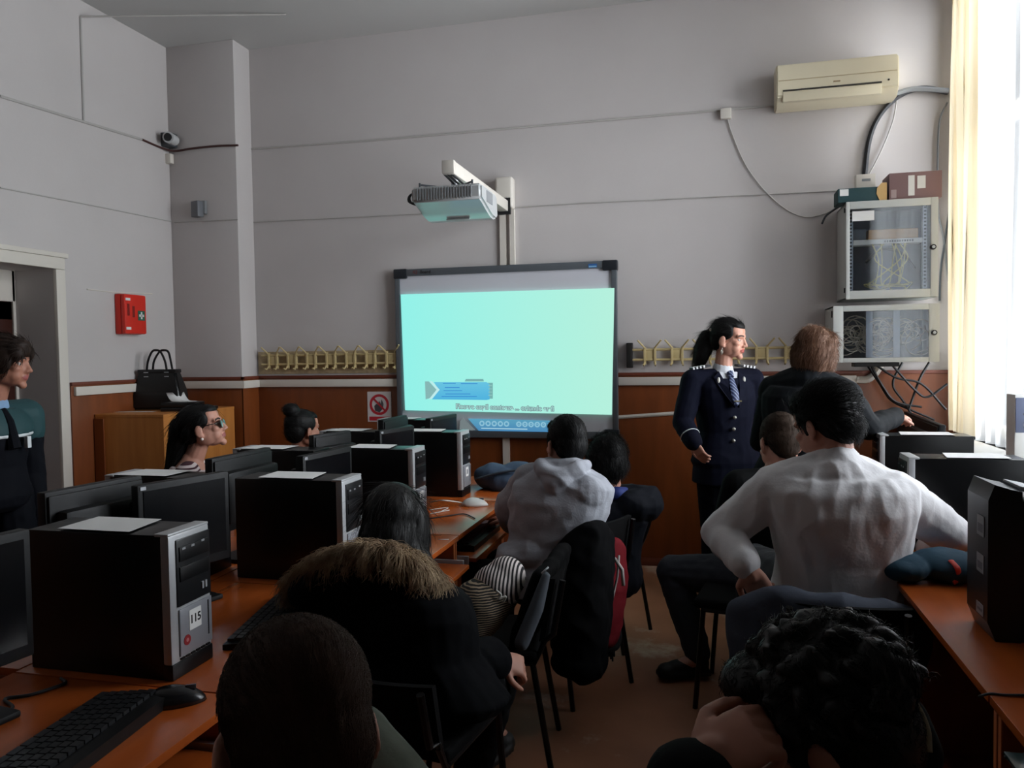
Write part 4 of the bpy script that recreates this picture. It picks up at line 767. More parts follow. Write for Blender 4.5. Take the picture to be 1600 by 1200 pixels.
def person(label, H, F, N, P, R, sh=None, el=None, wr=None, hands=(None, None), hip=None, kn=None, an=None, toe=None, s=1., wid=1., fem=False, vox=.006, skin=None, lips=None, base=None, HU=UP, sw=None, ears=True, hs=None, face=True, limb=1.):
    """world joints; index 0 = the person's left, 1 = right ; R = person's right direction"""
    p = Person(); hs = hs or s; R = V(R).normalized(); p.H, p.N, p.P, p.R, p.s = V(H), V(N), V(P), R, s; p.wid = wid; p.fem = fem
    ax = (p.N-p.P).normalized(); Fw = UP.cross(R).normalized(); p.BB = Matrix((R, Fw, UP)).transposed(); p.B = basis(F, HU); p.hs = hs; p.vox = vox; p.limb = limb
    sw = sw or (.165 if fem else .185)*s
    p.sh = sh or [p.N - ax*.055*s - R*sw, p.N - ax*.055*s + R*sw]; p.el, p.wr = el, wr
    p.hip = hip or [p.P - R*.09*s, p.P + R*.09*s]; p.kn, p.an = kn, an
    p.toe = toe or [Fw*.2*s, Fw*.2*s]
    base = V(base) if base is not None else V((p.P.x, p.P.y, 0)); p.base = base
    p.t = thing('person', label, 'person', base)
    mb = MB(); head_parts(mb, p.H, p.B, hs, ears); nb = p.H + p.B @ V((0, -.022*hs, -.05*hs))
    cone(mb, [nb, p.N - ax*.02*s + UP*.0], [.052*s*(.9 if fem else 1), .062*s*(.88 if fem else 1)])
    C, W, Dd, Rv, Fv = torso_rings(p.P, p.N, p.BB, s, wid, -.008, -.12, 1.06, fem); loft(mb, C, W, Dd, Rv, Fv); p.Fv = Fv
    k = s*(.9 if fem else 1)*limb
    for i in (0, 1):
        if p.el and p.el[i] is not None:
            cone(mb, [p.N-ax*.03*s, p.sh[i], p.el[i], p.wr[i]], [.05*k, .052*k, .040*k, .027*k])
            if hands[i]: h = dict(hands[i]); hand_parts(mb, p.wr[i], h.pop('d'), h.pop('up'), s*(.92 if fem else 1), thumb=h.pop('thumb', 1 if i else -1), **h)
        if p.kn and p.kn[i] is not None:
            fa = p.an[i]; cone(mb, [p.hip[i], p.kn[i], (p.kn[i]*.65+fa*.35) , fa], [.082*k, .056*k, .052*k, .036*k]); cone(mb, [fa, fa+p.toe[i]*.8-UP*.045], [.034*k, .026*k])
    o = remesh(mb, vox, 3, 'body', [skin or skin_m, lips or lip_m, brow_m], p.t, base); p.body = o
    if face:
        Bi = p.B.transposed(); me = o.data
        for v in me.vertices:
            q = (Bi @ (v.co + base - p.H))/hs
            if q.y > .05 and abs(q.z+.004) < .03:
                for x in (-1, 1):
                    d2 = ((q.x-x*.031)/.017)**2 + ((q.z+.002)/.011)**2
                    if d2 < 4: v.co -= p.B @ V((0, .009*hs*math.exp(-d2), 0))
        for pl in me.polygons:
            q = (Bi @ (pl.center + base - p.H))/hs
            if q.y > .07:
                if (q.x/.024)**2 + ((q.z+.0625)/.0125)**2 < 1: pl.material_index = 1
                elif abs(abs(q.x)-.033) < .021 and abs(q.z-.024+.25*(abs(q.x)-.033)**2*40) < .0042: pl.material_index = 2
        for x in (-1, 1):
            mb = MB(); c = p.H + p.B @ V((x*.031*hs, .0685*hs, -.003*hs)); mb.ball(c-base, .0120*hs, 14, 10); mb.m = 1
            mb.ball(c-base + p.B @ V((0, .0052*hs, 0)), .0074*hs, 10, 8); mb.build('eye', [mat('eye_white', (170, 158, 152), .35), mat('eye_dark', (38, 26, 20), .15)], p.t, 'all')
    return p
def garment(p, name, m, off=.012, t0=-.14, t1=.99, arms=(1, 1), sleeve=1., cuff=.0, legs=False, vox=None, wr_=None, extra=None, smooth=4, arm_off=None, wid=1.):
    mb = MB(); s = p.s; k = s*(.9 if p.fem else 1)*p.limb; ax = (p.N-p.P).normalized(); ao = off if arm_off is None else arm_off
    if t1 > t0:
        C, W, Dd, Rv, Fv = torso_rings(p.P, p.N, p.BB, s, p.wid*wid, off, t0, t1, p.fem); loft(mb, C, W, Dd, Rv, Fv)
    for i in (0, 1):
        if arms[i] and p.el and p.el[i] is not None:
            e = p.el[i].lerp(p.wr[i], sleeve); cone(mb, [p.N-ax*.05*s, p.sh[i], p.el[i], e], [.052*k+ao, .056*k+ao, .044*k+ao, .033*k+ao+cuff])
    if extra: extra(mb)
    o = remesh(mb, vox or p.vox, smooth, name, [m], p.t, p.base)
    if wr_: wrinkle(o, *wr_)
    return o
def trousers(p, m, off=.012, t1=.12, shoes=None, vox=None, skirt=None):
    mb = MB(); s = p.s; k = s*(.9 if p.fem else 1)*p.limb; C, W, Dd, Rv, Fv = torso_rings(p.P, p.N, p.BB, s, p.wid, off*.6, -.2, t1, p.fem); loft(mb, C, W, Dd, Rv, Fv)
    for i in (0, 1):
        if p.kn and p.kn[i] is not None:
            a = p.an[i]; kk = p.kn[i]; cone(mb, [p.hip[i], kk, kk*.65+a*.35, a+(kk-a).normalized()*.02], [.086*k+off, .060*k+off, .056*k+off, .042*k+off])
    o = remesh(mb, vox or max(p.vox, .007), 4, 'trousers', [m], p.t, p.base); wrinkle(o, .004, 14)
    if shoes:
        for i in (0, 1):
            if not (p.kn and p.kn[i] is not None): continue
            a = p.an[i]; td = V(p.toe[i]); fw = V((td.x, td.y, 0)).normalized(); bx = basis(fw); mb = MB(); z0 = a.z-.085*s; g = lambda f, u: V((a.x, a.y, z0)) + fw*f*s + UP*u*s
            mb.ball(g(.0, .05), [.038*s, .05*s, .05*s], 14, 10, bx); mb.ball(g(.09, .037), [.042*s, .075*s, .036*s], 14, 10, bx); mb.ball(g(.15, .03), [.044*s, .05*s, .029*s], 14, 10, bx)
            mb.prism([(x_*.046*s, y_) for x_, y_ in ((-.8, -.05*s), (.8, -.05*s), (1, .06*s), (1.05, .15*s), (.6, .2*s), (-.6, .2*s), (-1.05, .15*s), (-1, .06*s))], .0, .022*s, 'Z', Matrix.Translation((a.x, a.y, z0)) @ bx.to_4x4())
            remesh(mb, .006, 2, 'shoe', [shoes], p.t, p.base)
    return o
def hair(p, m, style='short', vox=.005, sm=3, N=2500, ex=None, L=(.03, .055), flow=None, lift=.12, rad=.0011, wob=0., pred=None, thick=1., strand=True, seed=1, droop=0, name='hair'):
    mb = MB(); s = p.hs; T = lambda x, y, z: p.H + p.B @ V((x*s, y*s, z*s)); k = thick
    def E(c, r, rx=0): mb.ball(T(*c), [q*s for q in r], 20, 14, p.B @ Matrix.Rotation(rx, 3, 'X'))
    E((0, -.02, .046), (.079*k, .099*k, .083*k)); E((0, -.055, .0), (.072*k, .062*k, .075))
    if style in ('short', 'crop', 'fringe'):
        E((0, -.06, -.035), (.055, .045, .05))
        for x in (-1, 1): E((x*.062, .0, .026), (.014*k, .05, .042)); E((x*.068, .02, .0), (.009, .012, .03))
        if style != 'crop': E((0, .055, .082), (.058, .045*k, .03))
        if style == 'fringe':
            E((0, .066, .055), (.066, .036, .04)); 
            for x in (-1, 1): E((x*.07, .01, .01), (.02, .052, .06)); E((x*.05, .06, .045), (.03, .04, .04))
    if style in ('pulled', 'long', 'bob'):
        E((0, .045, .08), (.055, .045, .028), -.3)
        for x in (-1, 1): E((x*.063, -.002, .042), (.018, .05, .046))
    if style == 'bob':
        E((0, -.05, -.03), (.090, .074, .095)); E((0, -.045, -.085), (.075, .06, .05))
        for x in (-1, 1): E((x*.066, -.015, -.02), (.036, .062, .085)); E((x*.05, .045, .06), (.036, .045, .045))
    if style == 'long':
        E((0, -.045, -.04), (.09, .07, .11))
        for x in (-1, 1): E((x*.08, .01, -.03), (.022, .05, .10))
    if ex: ex(mb, T, E, cone)
    o = remesh(mb, vox, sm, name, [m], p.t, p.base)
    if strand:
        fl = flow or (lambda q: (q.x*.6, -.8 if q.z > .05 else -.3, -.25-1.2*max(0, .08-q.z)*8)); strands(o, p.base, p.H, p.B, N, fl, pred or (lambda q: True), L, lift, rad, droop, seed, wob)
    return o
hair_blk = mat('hair_black', (9, 8, 8), .6, spec=.25); hair_brn = mat('hair_dark_brown', (40, 27, 21), .6, spec=.25); hair_auburn = mat('hair_auburn', (98, 66, 46), .6, spec=.3); hair_brn2 = mat('hair_brown', (48, 35, 26), .75, var=.2, vscale=30, spec=.15); hair_soft = mat('hair_soft_black', (11, 9, 9), .5, spec=.3)
navy_m = mat('uniform_navy', (9, 12, 30), .85, spec=.15, bump=.03, bscale=200); dnavy_m = mat('parka_navy', (7, 8, 12), .9, spec=.12, bump=.2, bscale=20); blackc_m = mat('black_cloth', (9, 10, 11), .9, spec=.12, bump=.1, bscale=30)
knit_m = mat('white_knit', (222, 220, 222), .9, bump=.12, bscale=90); hood_m = mat('grey_hoodie', (164, 166, 174), .95, bump=.15, bscale=120); jean_m = mat('grey_jeans', (46, 50, 58), .9, bump=.1, bscale=150); shoe_m = mat('black_shoe', (14, 14, 15), .6)
IR = V((.97, .244, 0)); IB = V((-.244, .97, 0))     # picture right / away from the camera, on the ground
def IV(r, a, u=0): return IR*r + IB*a + UP*u

# 1 policeman by the door
H = dep(8, 567, 3.5); N = H + IV(-.085, .0, -.195); Pp = V((N.x-.01, N.y+.0, .90)); R = -IV(.6, .8).normalized()   # faces right and towards the camera
R = IV(-.3, -.95)
p = person('dark-haired policeman in green and navy jacket standing by the door at the left edge', H, IV(.96, .12, -.04), N, Pp, R,
    el=[N+IV(.06, .20, -.33), N+IV(-.10, -.24, -.34)], wr=[N+IV(.10, .18, -.56), N+IV(-.02, -.22, -.56)], hands=(dict(d=(0, -.3, -.9), up=IR), dict(d=(0, 0, -1), up=-IB, curl=.35)),
    kn=[Pp+IV(.08, .1, -.42), Pp+IV(-.05, -.08, -.42)], an=[Pp+IV(.09, .1, -.81), Pp+IV(-.05, -.08, -.81)], vox=.006, toe=[IV(.15, -.12), IV(.15, -.12)], skin=skin2_m, wid=.9)
jk = mat('police_jacket', (9, 11, 19), .8, spec=.15); teal = mat('police_teal', (22, 62, 66), .7); refl = mat('reflective_white', (215, 220, 222), .4)
garment(p, 'jacket', jk, .014, -.16, .97, wr_=(.005, 9))
def ring(p, name, m, ta, tb, off, vox=.007, arms=0, parent=None, wid=1.):
    ax = p.N-p.P; C, W, Dd, Rv, Fv = torso_rings(p.P, p.N, p.BB, p.s, p.wid*wid, off, -.2, 1.0, p.fem); ts = [(c-p.P).dot(ax)/ax.length_squared for c in C]
    tt = [ta+(tb-ta)*k/5 for k in range(6)]; mb = MB(); loft(mb, [p.P+ax*t for t in tt], [float(np.interp(t, ts, W)) for t in tt], [float(np.interp(t, ts, Dd)) for t in tt], Rv, Fv, 32)
    if arms:
        k = p.s*(.9 if p.fem else 1)
        for i in (0, 1): a = p.sh[i]; b_ = p.sh[i].lerp(p.el[i], arms); cone(mb, [p.N-ax.normalized()*.05*p.s, a, b_], [.05*k+off, .056*k+off, .052*k+off])
    return remesh(mb, vox, 3, name, [m], p.t, p.base)
ring(p, 'jacket_yoke', teal, .70, .985, .026, arms=.25)
ring(p, 'reflective_band', refl, .665, .705, .024)
mb = MB(); cone(mb, [p.N+UP*.0+IR*.02, p.N+UP*.02+IR*.02], [.066, .06]); remesh(mb, .006, 2, 'shirt_collar', [mat('shirt_blue', (128, 160, 196), .8)], p.t, p.base)
fd = p.Fv; mb = MB(); mb.tube([q - p.base for q in (p.N+fd*.085+UP*-.01, p.N+fd*.12-UP*.06, p.N+fd*.148-UP*.18)], [.016, .02, .028], 8); mb.build('tie', jk, p.t, True)
mb = MB(); q = p.N+fd*.155-UP*.17-p.R*.06-p.base; mb.box(q-V((.01, .01, .012)), q+V((.01, .01, .04)), .002); mb.build('badge', refl, p.t)
trousers(p, jk, .014, .1, shoe_m)
hair(p, hair_brn, 'fringe', N=900, L=(.04, .07), rad=.0014, thick=1.06)
# 2 girl in glasses
H = dep(317, 668, 3.95); F = IV(.94, .18, .26); N = H + IV(-.06, -.0, -.165); Pp = V((N.x-.08, N.y-.02, .50)); R = IV(.25, -.95)
p = person('girl in glasses and striped top looking up towards the whiteboard', H, F, N, Pp, R, fem=True, s=.95, hs=1.0, el=[N+IV(.12, .22, -.27), N+IV(.1, -.22, -.27)], wr=[N+IV(.3, .16, -.36), N+IV(.3, -.16, -.36)], hands=(dict(d=(1, 0, 0), up=UP), dict(d=(1, 0, 0), up=UP)),
    kn=[Pp+IV(.4, .1), Pp+IV(.4, -.1)], an=[Pp+IV(.42, .1, -.40), Pp+IV(.42, -.1, -.40)], vox=.0045, HU=(V((0, 0, 1))))
garment(p, 'striped_top', stripes('striped_top', (214, 200, 200), (70, 32, 44), 16, 'Z', .9, .62), .010, -.12, .99, vox=.006)
trousers(p, blackc_m, .012, .1, shoe_m)
def tail(mb, T, E, cone):
    q = T(0, -.1, .03); cone(mb, [q, H+IV(-.115, 0, -.06), H+IV(-.135, 0, -.16), H+IV(-.15, -.02, -.30), H+IV(-.15, -.02, -.42)], [.055, .056, .052, .045, .022])
hair(p, hair_blk, 'pulled', vox=.005, N=900, ex=tail, L=(.06, .10), rad=.001, flow=lambda q: (0, -.6, -.5), lift=.03)
gl = MB(); BB = p.B; hs_ = p.hs; T = lambda x, y, z: p.H + BB @ V((x*hs_, y*hs_, z*hs_)) - p.base
for x in (-1, 1):
    gl.tube([T(x*.034+.027*math.cos(a), .098-.004*abs(x), -.006+.020*math.sin(a)) for a in [2*PI*k/16 for k in range(17)]], .0018, 6); gl.tube([T(x*.061, .096, .002), T(x*.078, .05, .006), T(x*.079, -.0, .008)], .0022, 6)
gl.tube([T(-.008, .1, -.002), T(.008, .1, -.002)], .0018, 6)
gf = gl.build('glasses_frame', mat('glasses_dark', (22, 20, 22), .3), p.t, 'all'); gl = MB()
for x in (-1, 1): n = 18; vs = [T(x*.034+.0265*math.cos(2*PI*k/n), .098+dy, -.006+.0195*math.sin(2*PI*k/n)) for dy in (0, .001) for k in range(n)]; gl.add(vs, [tuple(range(n)), tuple(reversed(range(n, 2*n)))])
gl.build('lenses', mat('lens_teal_reflection', (120, 170, 165), .05), gf)  # teal base colour paints a reflection into the lenses
mb = MB(); mb.ball(T(.08, -.004, -.052), .0075, 10, 8); mb.build('earring', mat('pearl', (235, 228, 220), .2), p.t, 'all')
# 3 girl with bun
H = dep(474, 672, 4.8); N = H + IV(-.05, -.02, -.19); Pp = V((N.x-.05, N.y, .48)); R = IV(.75, -.65)
p = person('girl with dark hair in a bun sitting behind the monitors', H, IV(.7, .72, .02), N, Pp, R, fem=True, s=.95, hs=1.02, el=[N+IV(-.05, .25, -.27), N+IV(.16, -.12, -.27)], wr=[N+IV(.2, .3, -.3), N+IV(.3, .0, -.33)], hands=(dict(d=(1, 0, 0), up=UP), dict(d=(1, 0, 0), up=UP)), vox=.006,
    kn=[Pp+IV(.25, .3), Pp+IV(.35, .1)], an=[Pp+IV(.25, .3, -.4), Pp+IV(.35, .1, -.4)], skin=skin2_m)
garment(p, 'grey_top', mat('grey_top', (60, 58, 60), .9), .012, -.12, .98); trousers(p, blackc_m, .012, .1, shoe_m)
hair(p, hair_blk, 'pulled', N=500, ex=lambda mb, T, E, cone: (E((-.0, -.075, .125), (.048, .05, .042))), rad=.001, flow=lambda q: (0, -.7, .3), lift=.03)
# 4 boy in grey hoodie
H = dep(884, 694, 3.45); N = dep(884, 733, 3.42); Pp = dep(852, 912, 3.40); R = IV(.88, -.35)
eL = dep(797, 790, 3.62); wL = dep(800, 812, 3.85); eR = dep(905, 800, 3.60); wR = dep(860, 800, 3.85)
p = person('boy in grey hooded sweatshirt leaning over the left desk, back to the camera', H, IV(-.35, .93, -.1), N, Pp, R, s=1., wid=1.12, el=[eL, eR], wr=[wL, wR], hands=(dict(d=IV(-.6, .6), up=UP), dict(d=IV(-.6, .6), up=UP)), vox=.0055, sh=[dep(832, 752, 3.5), dep(918, 772, 3.32)],
    kn=[Pp+IV(-.3, .15, .0), Pp+IV(-.2, .33, 0)], an=[Pp+IV(-.3, .18, -.40), Pp+IV(-.2, .36, -.40)], toe=[IV(-.15, .1), IV(-.15, .1)], face=True)
def hood(mb):
    a = V(p.BB.col[0]); b_ = -V(p.Fv)
    for k, (rr, w, dz, dy) in enumerate(((.030, .085, -.005, .04), (.034, .10, -.045, .085), (.030, .075, -.08, .10), (.026, .05, -.105, .10))):
        cone(mb, [p.N + a*w*math.sin(t)*1.0 + b_*(dy*1.25*math.cos(t)+.02) + UP*(dz*math.cos(t)**2+.02) for t in [-1.5+3*j/10 for j in range(11)]], [rr*(.7+.3*math.cos(-1.5+3*j/10)) for j in range(11)], 10)
    q = dep(800, 880, 3.38); cone(mb, [dep(835, 865, 3.36), dep(800, 872, 3.38), dep(785, 905, 3.4)], [.09, .07, .03])
garment(p, 'hooded_sweatshirt', hood_m, .030, -.10, 1.0, extra=hood, wr_=(.010, 7, (1, 1, 1.5), 3), arm_off=.026)
trousers(p, blackc_m, .012, .1, shoe_m)
hair(p, hair_blk, 'short', N=1500, L=(.02, .035), rad=.0012, thick=1.03)
# 5 child in navy jacket beyond the hoodie
H = dep(948, 724, 3.95); N = dep(955, 768, 3.95); Pp = dep(942, 905, 4.0); R = IV(.95, -.25)
p = person('messy-haired child in navy jacket with blue collar, beyond the grey hoodie', H, IV(-.25, .95, -.25), N, Pp, R, s=.95, hs=1.05, el=[N+IV(-.25, .08, -.2), dep(990, 790, 3.85)], wr=[N+IV(-.3, .3, -.2), dep(930, 800, 4.1)], hands=(dict(d=IV(-1, .3), up=UP), dict(d=IV(-1, .3), up=UP)), vox=.006,
    kn=[Pp+IV(-.35, .15), Pp+IV(-.25, .33)], an=[Pp+IV(-.35, .15, -.4), Pp+IV(-.25, .33, -.4)])
garment(p, 'navy_jacket', mat('navy_jacket', (16, 19, 28), .8, spec=.2, bump=.15, bscale=15), .035, -.12, .99, wr_=(.010, 9))
mb = MB(); cone(mb, [N+IV(-.05, -.05, .0), N+IV(.02, -.085, .005), N+IV(.07, -.05, 0)], [.03, .034, .03]); remesh(mb, .006, 2, 'blue_collar', [mat('collar_blue', (34, 52, 120), .7)], p.t, p.base)
trousers(p, blackc_m, .012, .1, shoe_m)
hair(p, hair_blk, 'fringe', N=1800, L=(.04, .07), rad=.0014, thick=1.13, lift=.25, wob=.004)
# 6 officer
H = dep(1139, 530, 4.75); F = IV(.80, -.60, -.08); N = H + IV(-.03, .03, -.195); Pp = N + IV(.02, .02, -.545); R = IV(-.97, -.2)
shL = N+IV(.185, .03, -.055); shR = N+IV(-.185, -.02, -.055)
p = person('woman in navy police uniform with tie standing beside the whiteboard', H, F, N, Pp, R, s=1.03, hs=1.03, fem=True, sh=[shL, shR], el=[shL+IV(.04, .05, -.28), dep(1067, 660, 4.72)], wr=[shL+IV(.05, .0, -.50), dep(1083, 690, 4.60)],
    hands=(dict(d=IV(0, -.2, -1), up=IR), dict(d=IV(.42, -.25, -.8), up=IV(-.75, -.6, -.2), curl=.35, thumb=1)), kn=[Pp+IV(.1, -.02, -.44), Pp+IV(-.08, -.03, -.44)], an=[Pp+IV(.1, .0, -.86), Pp+IV(-.08, .0, -.86)], toe=[IV(.04, -.2), IV(-.04, -.2)], vox=.0042, lips=lip2_m, skin=mat('skin_fair', (206, 150, 128), .5, var=.05, vscale=14))
jkt = garment(p, 'uniform_jacket', navy_m, .022, -.16, .94, vox=.006, wr_=(.003, 10), wid=1.05, extra=lambda mb: loft(mb, [p.P+UP*.02, p.P-UP*.06, p.P-UP*.13], [.19, .20, .205], [.14, .145, .148], p.R, p.Fv))
fv = p.Fv; cc = p.N - p.base
mb = MB(); cone(mb, [p.N-UP*.045, p.N+UP*.015], [.085, .062]); lofted = None
remesh(mb, .005, 2, 'shirt_collar', [mat('shirt_white', (206, 208, 214), .8)], p.t, p.base)
ax = (p.N-p.P).normalized()
def chest(x, down, out=0.): # point on the chest front
    return p.N - p.base - UP*down + p.R*x + fv*(.075+min(down, .16)*.50+out)
mb = MB(); mb.prism([(0, 0)]*3, 0, 0) if False else None
pts = [chest(-.058, .0), chest(.058, .0), chest(.0, .19, .012)]; back = [q - fv*.03 for q in pts]; mb.add(pts+back, [(0, 1, 2), (5, 4, 3), (0, 3, 4, 1), (1, 4, 5, 2), (2, 5, 3, 0)]); mb.build('shirt_front', mat('shirt_white', (206, 208, 214), .8), p.t)
mb = MB(); mb.tube([chest(0, .0, .014), chest(0, .03, .02)], [.020, .016], 8); mb.tube([chest(0, .03, .018), chest(0, .12, .018), chest(0, .185, .016), chest(0, .20, .01)], [.014, .026, .022, .004], 8, flat=.45); mb.build('tie', stripes('tie_striped', (30, 40, 78), (120, 134, 168), 22, 'DIAGONAL', .5, .72), p.t, True)
mb = MB(); q = chest(0, .165, .034); mb.box(q-V((.022, .004, .004)), q+V((.022, .004, .004)), .002); mb.build('tie_clip', mat('gold_clip', (190, 176, 130), .3, metal=.6), p.t, True)
for sx in (-1, 1):
    mb = MB(); a_ = [chest(sx*.062, -.005, -.01), chest(sx*.105, .03, -.01), chest(sx*.085, .09, .004), chest(sx*.012, .205, .018), chest(sx*.036, .09, .014)]; mb.add([q+fv*.012 for q in a_]+[q-fv*.012 for q in a_], [tuple(range(5)), tuple(reversed(range(5, 10)))]+[(i, i+5, (i+1) % 5+5, (i+1) % 5) for i in range(5)]); lp = mb.build('lapel', navy_m, p.t)
    mb = MB(); mb.ball(chest(sx*.082, .045, .012), [.009, .006, .019], 10, 8); mb.build('collar_insignia', mat('insignia_pale', (208, 206, 196), .4), lp, 'all')
    s0 = p.sh[1 if sx > 0 else 0] - p.base; inn = s0.lerp(cc, .55)+UP*.055; out_ = s0 + UP*.066 + p.R*sx*.015; d_ = (out_-inn).normalized(); si = d_.cross(UP).normalized(); un = si.cross(d_)
    M = frame_M(inn, d_, si, un); L_ = (out_-inn).length; mb = MB(); mb.box((0, -.026, 0), (L_, .026, .014), .003, M=M); ep = mb.build('epaulette', mat('epaulette_black', (14, 15, 22), .6), p.t, True)
    mb = MB()
    for k in range(4): mb.box((L_-.016-k*.022, -.027, .002), (L_-.006-k*.022, .027, .017), .001, M=M)
    mb.build('rank_stripe', mat('rank_white', (226, 226, 228), .5), ep)
for k, dn in enumerate((.265, .335, .405)): mb = MB(); q = p.N-p.base - UP*dn + fv*(.150-.012*k+.008*(k == 2)) ; mb.ball(q, [.011, .011, .011], 12, 8); mb.build('button', mat('button_silver', (186, 184, 176), .3, metal=.6), p.t, 'all')
w_ = p.wr[1].lerp(p.el[1], .30); dd_ = (p.wr[1]-p.el[1]).normalized(); mb = MB(); n = 20; xx = dd_.orthogonal().normalized(); yy = dd_.cross(xx); mb.tube([w_ - p.base + xx*.0565*math.cos(2*PI*k/n) + yy*.0565*math.sin(2*PI*k/n) for k in range(n+1)], .0035, 6); mb.build('cuff_stripe', refl, p.t, 'all')
trousers(p, mat('uniform_trousers', (9, 10, 18), .9, spec=.1), .022, .1, shoe_m)
def otail(mb, T, E, cone):
    cone(mb, [T(0, -.10, .03), T(-.0, -.135, -.0), T(.01, -.15, -.07), T(.0, -.17, -.135), T(0, -.16, -.18)], [.035, .05, .056, .042, .018])
hair(p, hair_blk, 'pulled', vox=.0045, N=1200, ex=otail, L=(.05, .09), rad=.001, flow=lambda q: (0, -.8, -.15 if q.y > -.1 else -.9), lift=.04, wob=.003)
T = lambda x, y, z: p.H + p.B @ V((x*p.hs, y*p.hs, z*p.hs)) - p.base
mb = MB(); mb.tube([T(.08, -.004, -.048), T(.082, -.004, -.062)], .002, 6); mb.tube([T(.084+.012*math.sin(a), -.004, -.075+.014*math.cos(a)) for a in [2*PI*k/14 for k in range(15)]], .0024, 6); mb.build('earring', mat('earring_silver', (205, 200, 190), .2, metal=.8), p.t, 'all')
mb = MB(); mb.ball(T(.05, -.095, .05), .009, 10, 8); mb.build('hair_clip', paper_m, p.t, 'all')
# 7 woman in black reaching to the right
H = dep(1274, 550, 3.95); N = dep(1262, 592, 3.93); Pp = dep(1255, 745, 3.98); R = IV(.93, -.3)
shR = dep(1320, 620, 3.88); shL = dep(1212, 612, 4.05)
p = person('auburn-haired woman in black jacket reaching for a monitor, back to the camera', H, IV(.62, .75, -.15), N, Pp, R, s=1.05, hs=1.05, fem=True, wid=1.15, sh=[shL, shR], el=[shL+IV(-.02, .15, -.27), dep(1356, 668, 3.98)], wr=[shL+IV(.1, .3, -.3), dep(1396, 652, 4.22)],
    hands=(dict(d=IV(0, 1), up=UP), dict(d=IV(.75, .45, .0), up=UP+IV(0, -.3), curl=.65)), kn=[Pp+IV(-.1, .02, -.42), Pp+IV(.1, .02, -.42)], an=[Pp+IV(-.1, .0, -.78), Pp+IV(.1, .0, -.78)], toe=[IV(0, .2), IV(.05, .2)], vox=.0055)
garment(p, 'black_jacket', mat('black_jacket', (12, 15, 19), .85, spec=.15, bump=.05, bscale=60), .034, -.16, .99, wr_=(.006, 8), arm_off=.022, extra=lambda mb: (cone(mb, [p.N-UP*.03, p.N+UP*.035], [.09, .074]), cone(mb, [p.sh[0], p.N-UP*.035, p.sh[1]], [.085, .115, .085])))
trousers(p, blackc_m, .016, .1, shoe_m)
hair(p, hair_auburn, 'bob', thick=.95, N=2200, L=(.04, .07), rad=.0013, lift=.10, wob=.004, flow=lambda q: (q.x, -.4, -1.))
# 8 short-haired boy behind the man in white
H = dep(1218, 692, 3.5); N = dep(1212, 738, 3.5); Pp = V((N.x+.0, N.y-.02, .49)); R = IV(.95, .25)
hl = Pp+IV(-.09, .02); hr = Pp+IV(.1, .0)
p = person('boy with short cropped hair in grey jeans, sitting behind the man in white', H, IV(-.08, .95, -.38), N, Pp, R, s=.98, hs=1.04, el=[N+IV(-.20, .1, -.28), N+IV(.25, .1, -.25)], wr=[N+IV(-.05, .25, -.4), N+IV(.3, .3, -.25)], hands=(dict(d=IV(.5, .5), up=UP), dict(d=IV(.3, .8), up=UP)), hip=[hl, hr], kn=[dep(1052, 893, 3.72), Pp+IV(.2, .38)], an=[dep(1092, 1030, 3.62), Pp+IV(.2, .4, -.4)], toe=[IV(-.2, -.02), IV(.05, .2)], vox=.0055, limb=1.05)
p.an[0].z = .10
garment(p, 'dark_top', blackc_m, .02, -.12, .97); trousers(p, jean_m, .016, .1, shoe_m, vox=.006)
hair(p, hair_brn2, 'crop', N=1500, L=(.012, .022), rad=.001, lift=.3)
# 9 man in white
H = dep(1288, 664, 2.76); N = dep(1304, 722, 2.72); Pp = dep(1322, 935, 2.80); R = IV(.99, -.12)
p = person('broad-shouldered man in white long-sleeved top with hands on hips, back to the camera', H, IV(-.48, .82, -.32), N, Pp, R, s=1.16, wid=1.18, hs=1.06, sh=[dep(1213, 765, 2.76), dep(1402, 777, 2.74)], el=[dep(1128, 833, 2.86), dep(1497, 842, 2.88)], wr=[dep(1168, 884, 2.66), dep(1447, 858, 3.06)],
    hands=(dict(d=IV(.42, -.05, -.85), up=IV(-.5, -.85, .1), curl=.8, thumb=1), dict(d=IV(-.75, .55, .12), up=UP, curl=.8)), kn=[Pp+IV(-.18, .46), Pp+IV(.15, .46)], an=[Pp+IV(-.18, .42, -.42), Pp+IV(.15, .42, -.42)], vox=.005, skin=skin_m)
garment(p, 'white_top', knit_m, .024, -.14, .95, extra=lambda mb: (cone(mb, [p.N-UP*.06, p.N-UP*.018], [.11, .088]), cone(mb, [p.sh[0], p.N-UP*.062, p.sh[1]], [.086, .112, .086])), vox=.006, arm_off=.020, sleeve=.90, cuff=-.006, wr_=(.0075, 6.5, (1.7, 1.7, .8), 11), smooth=12)
trousers(p, mat('dark_trousers', (24, 26, 32), .85), .014, .05, shoe_m)
hair(p, hair_blk, 'short', N=3000, L=(.035, .065), rad=.0013, thick=1.08, lift=.30, wob=.003, pred=lambda q: not (abs(q.x) > .052 and q.z < .02 and q.y > -.06) and q.z > -.06, flow=lambda q: (q.x*.6+.35, -.5, .15-1.0*max(0, .06-q.z)*10))
